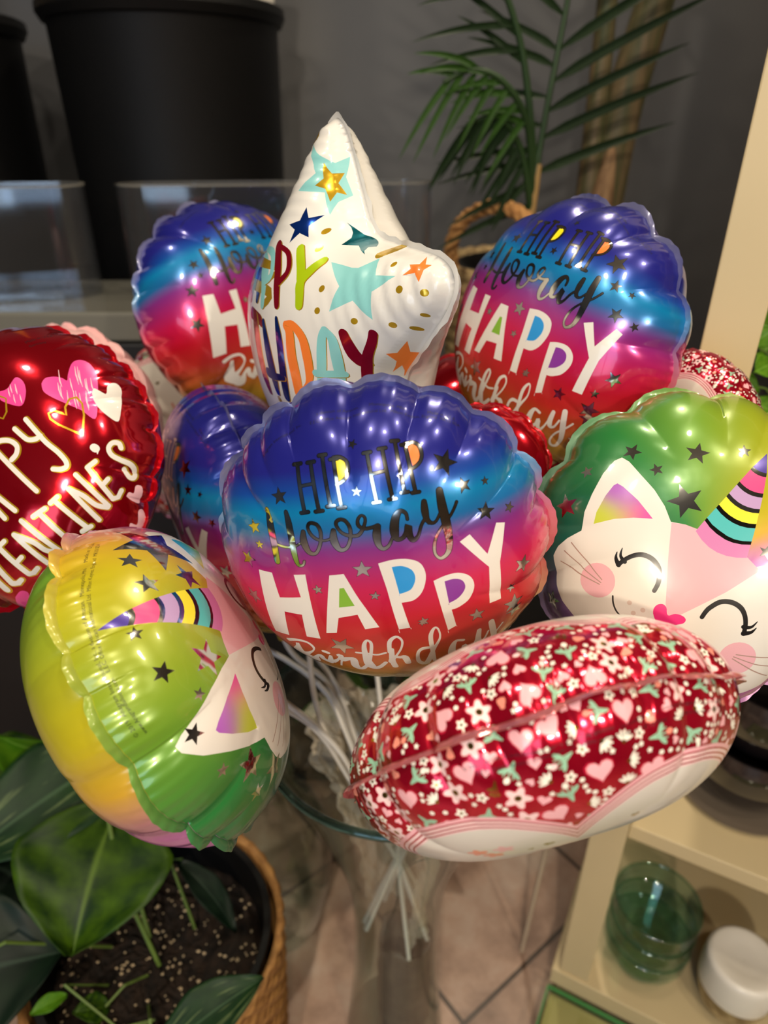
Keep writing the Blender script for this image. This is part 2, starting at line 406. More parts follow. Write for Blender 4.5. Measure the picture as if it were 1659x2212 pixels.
def star_poly(u, v, r, rot=90, k=.42):
    return np.array([(u+(r if i % 2 == 0 else r*k)*math.cos(math.radians(rot+36*i)), v+(r if i % 2 == 0 else r*k)*math.sin(math.radians(rot+36*i))) for i in range(10)])
def heart_poly(u, v, s, rot=0., n=24):
    o = []
    for k in range(n):
        t = 2*PI*k/n; x = 16*math.sin(t)**3/17; y = (13*math.cos(t)-5*math.cos(2*t)-2*math.cos(3*t)-math.cos(4*t)+2)/17
        o.append((u+s*(x*math.cos(rot)-y*math.sin(rot)), v+s*(x*math.sin(rot)+y*math.cos(rot))))
    return np.array(o)
def text_loops(string, path, h):
    """default lettering bent along a path; returns the boundary segments"""
    cu = bpy.data.curves.new('t', 'FONT'); cu.body = string; cu.size = 1.0; cu.resolution_u = 2
    ob = bpy.data.objects.new('t', cu); COL.objects.link(ob)
    dg = bpy.context.evaluated_depsgraph_get(); dg.update(); me = ob.evaluated_get(dg).to_mesh()
    V = np.array([v.co[:2] for v in me.vertices]); cnt = {}
    for p in me.polygons:
        for e in p.edge_keys: cnt[e] = cnt.get(e, 0)+1
    E = np.array([e for e, c in cnt.items() if c == 1])
    bpy.data.objects.remove(ob); bpy.data.curves.remove(cu)
    P = np.array(crom([(*p, 0) for p in path], 8))[:, :2] if len(path) > 2 else np.array(path, float)
    s = np.concatenate([[0], np.cumsum(np.hypot(*(P[1:]-P[:-1]).T))]); W = V[:, 0].max()
    x = V[:, 0]/W*s[-1]; y = V[:, 1]*h/.72
    px = np.interp(x, s, P[:, 0]); py = np.interp(x, s, P[:, 1])
    e = .01; tx = np.interp(x+e, s, P[:, 0])-np.interp(x-e, s, P[:, 0]); ty = np.interp(x+e, s, P[:, 1])-np.interp(x-e, s, P[:, 1])
    l = np.hypot(tx, ty)+1e-9
    Q = np.stack([px-ty/l*y, py+tx/l*y], 1)
    return Q, E
def art_shapes(A, warp=None):
    """list of (colour, loop points) or (colour, (points, edges)) from an art table"""
    o = []
    for s in A:
        if s[0] == 's':
            q = np.array(s[3]).reshape(-1, 3)/1000.
            P = crom(q) if s[2] and len(q) > 2 else list(q)
            o.append((s[1], stroke_poly(P)))
        elif s[0] == 'p':
            q = np.array(s[3]).reshape(-1, 2)/1000.
            if s[2]: q = np.array(crom([(*x, 0) for x in list(q)+[q[0]]], 4))[:-1, :2]
            o.append((s[1], q))
        elif s[0] == '*': o.append((s[1], star_poly(s[2]/1000, s[3]/1000, s[4]/1000, s[5])))
        elif s[0] == 'o': o.append((s[1], circle_poly(s[2]/1000, s[3]/1000, s[4]/1000)))
        elif s[0] == 't': o.append((s[1], text_loops(s[2], np.array(s[4]).reshape(-1, 2)/1000., s[3]/1000.)))
    if warp is not None:
        W = np.array(warp)
        f = lambda q: np.stack([q[:, 0], q[:, 1], np.ones(len(q))], 1)@W
        o = [(c, (f(q[0]), q[1]) if isinstance(q, tuple) else f(q)) for c, q in o]
    return o
def inside_test(X, Y, P, Q, evenodd):
    w = np.zeros(X.shape, int)
    for (x1, y1), (x2, y2) in zip(P, Q):
        if y1 == y2: continue
        up = (y1 <= Y) & (Y < y2); dn = (y2 <= Y) & (Y < y1)
        t = x1+(Y-y1)*(x2-x1)/(y2-y1)
        if evenodd: w += ((up | dn) & (X < t))
        else: w += (up & (X < t)).astype(int)-(dn & (X < t)).astype(int)
    return (w % 2 == 1) if evenodd else (w != 0)
def tess(surf, shapes, dense=True):
    """one triangulation whose edges follow every printed outline; returns uv, triangles and the topmost print of each"""
    V = []; E = []; isd = isinstance(surf, Disc)
    out = surf.outline(720) if isd else surf.out
    def loop(P, closed=True, clip=True):
        k0 = len(V); idx = []
        n = len(P)
        for i in range(n if closed else n-1):
            a = P[i]; b = P[(i+1) % n]; m = max(1, int(np.hypot(*(b-a))/.022))
            for j in range(m): idx.append(tuple(a+(b-a)*j/m))
        if not closed: idx.append(tuple(P[-1]))
        pts = []
        for (x, y) in idx:
            if clip and isd:
                r = math.hypot(x, y)
                if r > .988: x, y = x*.988/r, y*.988/r
            pts.append((x, y))
        V.extend(pts)
        for i in range(len(pts)-(0 if closed else 1)): E.append((k0+i, k0+(i+1) % len(pts)))
    n = len(out); V.extend([tuple(p) for p in out]); E.extend([(i, (i+1) % n) for i in range(n)])
    V.extend(surf.grid(dense) if isd else star_grid(surf))
    segs = []
    for c, q in shapes:
        if isinstance(q, tuple):
            k0 = len(V); P = q[0]
            if isd:
                r = np.hypot(P[:, 0], P[:, 1]); P = P*np.minimum(1, .985/np.maximum(r, 1e-6))[:, None]
            V.extend([tuple(p) for p in P]); E.extend([(k0+a, k0+b) for a, b in q[1]])
            segs.append((c, P[q[1][:, 0]], P[q[1][:, 1]], True))
        else:
            loop(q); segs.append((c, q, np.roll(q, -1, 0), False))
    r = delaunay_2d_cdt([Vector(p) for p in V], E, [], 0, 1e-6, False)
    UV = np.array([tuple(p) for p in r[0]]); F = np.array([f for f in r[2] if len(f) == 3])
    C = UV[F].mean(1)
    ar = (UV[F[:, 1], 0]-UV[F[:, 0], 0])*(UV[F[:, 2], 1]-UV[F[:, 0], 1])-(UV[F[:, 1], 1]-UV[F[:, 0], 1])*(UV[F[:, 2], 0]-UV[F[:, 0], 0])
    F = np.where((ar < 0)[:, None], F[:, ::-1], F)
    if not isd:
        k = surf.inside(C[:, 0], C[:, 1]); F = F[k]; C = C[k]
    top = np.full(len(F), -1)
    for c, P, Q, eo in segs:
        lo = P.min(0); hi = P.max(0)
        k = np.nonzero((C[:, 0] >= lo[0]) & (C[:, 0] <= hi[0]) & (C[:, 1] >= lo[1]) & (C[:, 1] <= hi[1]))[0]
        if len(k) == 0: continue
        ins = inside_test(C[k, 0], C[k, 1], P, Q, eo)
        top[k[ins]] = CI[c]
    return UV, F, top
def star_grid(s):
    g = np.linspace(-1, 1, 150); X, Y = np.meshgrid(g, g); X = X.ravel(); Y = Y.ravel()
    rg = np.random.default_rng(2); X = X+rg.uniform(-1, 1, X.size)*.001; Y = Y+rg.uniform(-1, 1, X.size)*.001
    k = s.inside(X, Y); X = X[k]; Y = Y[k]; k = s.edge_dist(X, Y) > .008
    P = list(zip(X[k], Y[k]))
    # extra rings that hug the welded edge
    for f in (.985, .97, .95, .92):
        for p in s.out[::1]:
            q = p*f
            P.append((float(q[0]), float(q[1])))
    return P

def foil_material():
    m = bpy.data.materials.new('printed_foil'); m.use_nodes = True; nt = m.node_tree; b = nt.nodes['Principled BSDF']
    a = nt.nodes.new('ShaderNodeAttribute'); a.attribute_name = 'Print'
    nt.links.new(a.outputs['Color'], b.inputs['Base Color']); nt.links.new(a.outputs['Alpha'], b.inputs['Metallic'])
    mr = nt.nodes.new('ShaderNodeMapRange'); mr.inputs[1].default_value = 0; mr.inputs[2].default_value = 1; mr.inputs[3].default_value = .30; mr.inputs[4].default_value = .10
    nt.links.new(a.outputs['Alpha'], mr.inputs[0]); nt.links.new(mr.outputs[0], b.inputs['Roughness'])
    b.inputs['Coat Weight'].default_value = .55; b.inputs['Coat Roughness'].default_value = .06
    tc = nt.nodes.new('ShaderNodeTexCoord')
    n1 = nt.nodes.new('ShaderNodeTexNoise'); n1.inputs['Scale'].default_value = 28; n1.inputs['Detail'].default_value = 3
    bp = nt.nodes.new('ShaderNodeBump'); bp.inputs['Strength'].default_value = .12; bp.inputs['Distance'].default_value = .004
    nt.links.new(tc.outputs['Object'], n1.inputs['Vector']); nt.links.new(n1.outputs['Fac'], bp.inputs['Height'])
    nt.links.new(bp.outputs['Normal'], b.inputs['Normal']); nt.links.new(bp.outputs['Normal'], b.inputs['Coat Normal'])
    return m
FOIL = foil_material()
STICKM = mat('white_plastic_stick', (235, 230, 222), .35)

def panel(name, surf, T, R3, O, side, grad, parent, mirror=False):
    UV, F, top = T
    u, v = UV[:, 0], UV[:, 1]
    su = -u if mirror else u
    P = surf.pos(su, v, side)@R3.T+O; N = surf.normal(su, v, side)@R3.T
    flip = (side < 0) != mirror
    G = F[:, ::-1] if flip else F
    me = bpy.data.meshes.new(name)
    me.vertices.add(len(P)); me.vertices.foreach_set('co', P.astype(np.float32).ravel())
    me.loops.add(G.size); me.loops.foreach_set('vertex_index', G.ravel().astype(np.int32))
    me.polygons.add(len(G)); me.polygons.foreach_set('loop_start', np.arange(0, G.size, 3, dtype=np.int32)); me.polygons.foreach_set('loop_total', np.full(len(G), 3, np.int32))
    me.update(calc_edges=True)
    me.polygons.foreach_set('use_smooth', np.ones(len(G), bool))
    base = GR[grad](u, v)[G.ravel()]
    t = np.repeat(top, 3)
    ear = t == CI['ear']
    c = np.where((t < 0)[:, None], base, CA[np.maximum(t, 0)])
    if ear.any():
        gi = G.ravel()[ear]; uu, vv = u[gi], v[gi]
        # inner ear: lime at the outer corner, violet at the tip, pink at the inner corner
        for sg in (-1, 1):
            m = (np.sign(uu) == sg)
            if not m.any(): continue
            x = np.abs(uu[m]); y = vv[m]; x0, x1 = x.min(), x.max(); y0, y1 = y.min(), y.max()
            a = (x-x0)/(x1-x0+1e-6); b = (y-y0)/(y1-y0+1e-6)
            cols = np.array([lin((225, 60, 160)), lin((170, 90, 190)), lin((190, 200, 60))] if sg < 0 else [lin((235, 205, 50)), lin((40, 150, 190)), lin((90, 190, 90))])
            w = np.stack([np.exp(-((a-0)**2+(b-.5)**2)*6), np.exp(-((a-.75)**2+(b-1)**2)*6), np.exp(-((a-.9)**2+(b-0)**2)*5)+.25*np.exp(-((a-.5)**2+(b-.4)**2)*8)], 1)
            w /= w.sum(1)[:, None]
            cc = w@cols; idx = np.nonzero(ear)[0][m]; c[idx, :3] = cc; c[idx, 3] = 0
    at = me.color_attributes.new('Print', 'FLOAT_COLOR', 'CORNER'); at.data.foreach_set('color', c.astype(np.float32).ravel())
    me.normals_split_custom_set_from_vertices(N.astype(np.float32).tolist())
    me.materials.append(FOIL)
    o = bpy.data.objects.new(name, me); COL.objects.link(o); o.parent = parent
    return o
def seam_ring(surf, R3, O, grad, parent, width=.055, fold=0., seed=1, lighten=.25):
    """the welded rim that stands out beyond the inflated edge, scalloped where the film gathers"""
    isd = isinstance(surf, Disc); rg = random.Random(seed)
    out = surf.outline(900) if isd else surf.out
    n = len(out); E = surf.pos(out[:, 0], out[:, 1], 1)
    a = surf.a
    if isd:
        phi = np.arctan2(out[:, 1], out[:, 0]); rad = np.stack([np.cos(phi), np.sin(phi), 0*phi], -1)
        i, t = surf._lobe(phi); q = np.abs(np.sin(PI*t))
        w = width*(.55+.55*q**.5)*(1+.03*np.sin(phi*61+seed)); f = fold+.4*np.sin(phi*5+seed)*(1 if fold == 0 else .25)+.12*np.sin(phi*17+seed*2)+(q-.5)*.3
    else:
        nx = np.roll(out, -1, 0)-np.roll(out, 1, 0); nx = nx/np.linalg.norm(nx, axis=1)[:, None]; rad = np.stack([nx[:, 1], -nx[:, 0], 0*nx[:, 0]], -1)
        s = np.cumsum(np.hypot(*(np.roll(out, -1, 0)-out).T)); w = width*(1+.12*np.sin(s*70)+.1*np.sin(s*31)); f = .3*np.sin(s*9+seed)+.15*np.sin(s*47)
    rows = [E-rad*a*.004]
    for k, r in enumerate((.35, .7, 1.0)):
        d = rad*np.cos(f*r)[:, None]+np.array([0, 0, 1.])*np.sin(f*r)[:, None]
        rows.append(rows[-1]+d*(a*w*(.35 if k < 2 else .3))[:, None])
    V = np.concatenate(rows)@R3.T+O; F = []
    for k in range(3):
        for j in range(n): j2 = (j+1) % n; F.append((k*n+j, (k+1)*n+j, (k+1)*n+j2, k*n+j2))
    o = mesh_obj('seam', V, F, FOIL, parent)
    me = o.data
    c = GR[grad](out[:, 0], out[:, 1]).copy(); c[:, :3] = c[:, :3]*(1-lighten)+lighten*.6; c[:, 3] *= .7
    c = np.tile(c, (4, 1)); li = np.zeros(len(me.loops), np.int32); me.loops.foreach_get('vertex_index', li)
    at = me.color_attributes.new('Print', 'FLOAT_COLOR', 'CORNER'); at.data.foreach_set('color', c[li].astype(np.float32).ravel())
    return o
BALLOONS = {}
def balloon(key, surf, loc, R3, grad, Tf, Tb, label, fz, seam=None, mirror_back=True, neck=None):
    """foil balloon: empty at the foot of its stick; panels, seam, neck and stick are its parts"""
    loc = np.array(loc)
    e = surf.pos(np.array([0.]), np.array([-.999 if isinstance(surf, Disc) else -.5]), 1)[0] if neck is None else surf.pos(np.array([neck[0]]), np.array([neck[1]]), 1)[0]
    nw = e@R3.T+loc; az = math.atan2(nw[1]-VY, nw[0]-VX)
    kk = len(BALLOONS); tg = (-.014, .010, -.004, .016, -.009, .004, .013, -.016, .007, -.012, .001, .015, -.006, .011)[kk]
    foot = np.array([VX-.040*math.cos(az)-tg*math.sin(az), VY-.040*math.sin(az)+tg*math.cos(az), fz-.006+.003*kk])      # sticks cross inside the vase
    root = empty('foil_balloon', tuple(foot)); O = loc-foot
    tag(root, label, 'balloon', 'foil balloons on sticks in the tall glass vase')
    panel('front_panel', surf, Tf, R3, O, 1, grad, root)
    panel('back_panel', surf, Tb, R3, O, -1, grad, root, mirror=mirror_back)
    if not isinstance(surf, Star): seam_ring(surf, R3, O, grad, root, **(seam or {}))
    else: seam_ring(surf, R3, O, grad, root, width=.022, lighten=.1)
    top = Vector(tuple(nw-foot)); d = Vector(tuple((e/np.linalg.norm(e))@R3.T))
    MB().tube([top-d*.004, top+d*.010, top+d*.022], [.011, .0065, .0055], 14).build('neck', NECK[grad], root)
    # the stick runs straight through the middle of the vase mouth, then bends up to the neck
    m = Vector((VX+.07*math.cos(az)+tg*2.2*math.sin(az), VY+.07*math.sin(az)-tg*2.2*math.cos(az), .60))-Vector(tuple(foot)); b = top+d*.02
    c1 = b+d*.04; dirm = m.normalized(); c2 = m+dirm*.35*(b-m).length
    up = [b-d*.012]+[b*(1-t)**3+c1*3*t*(1-t)**2+c2*3*t*t*(1-t)+m*t**3 for t in [i/16 for i in range(17)]]
    MB().tube(up+[m*.66, m*.33, Vector((0, 0, 0))], .0027, 10).build('stick', STICKM, root)
    BALLOONS[key] = root
    return root
VX, VY = .016, .516      # axis of the glass vase that holds the sticks
NECK = {k: mat('neck_foil_'+k, c, .25, .3) for k, c in dict(rainbow=(195, 160, 60), cat=(150, 80, 150), red=(180, 20, 40), floral=(200, 30, 60), pink=(230, 180, 180), white=(235, 232, 225)).items()}

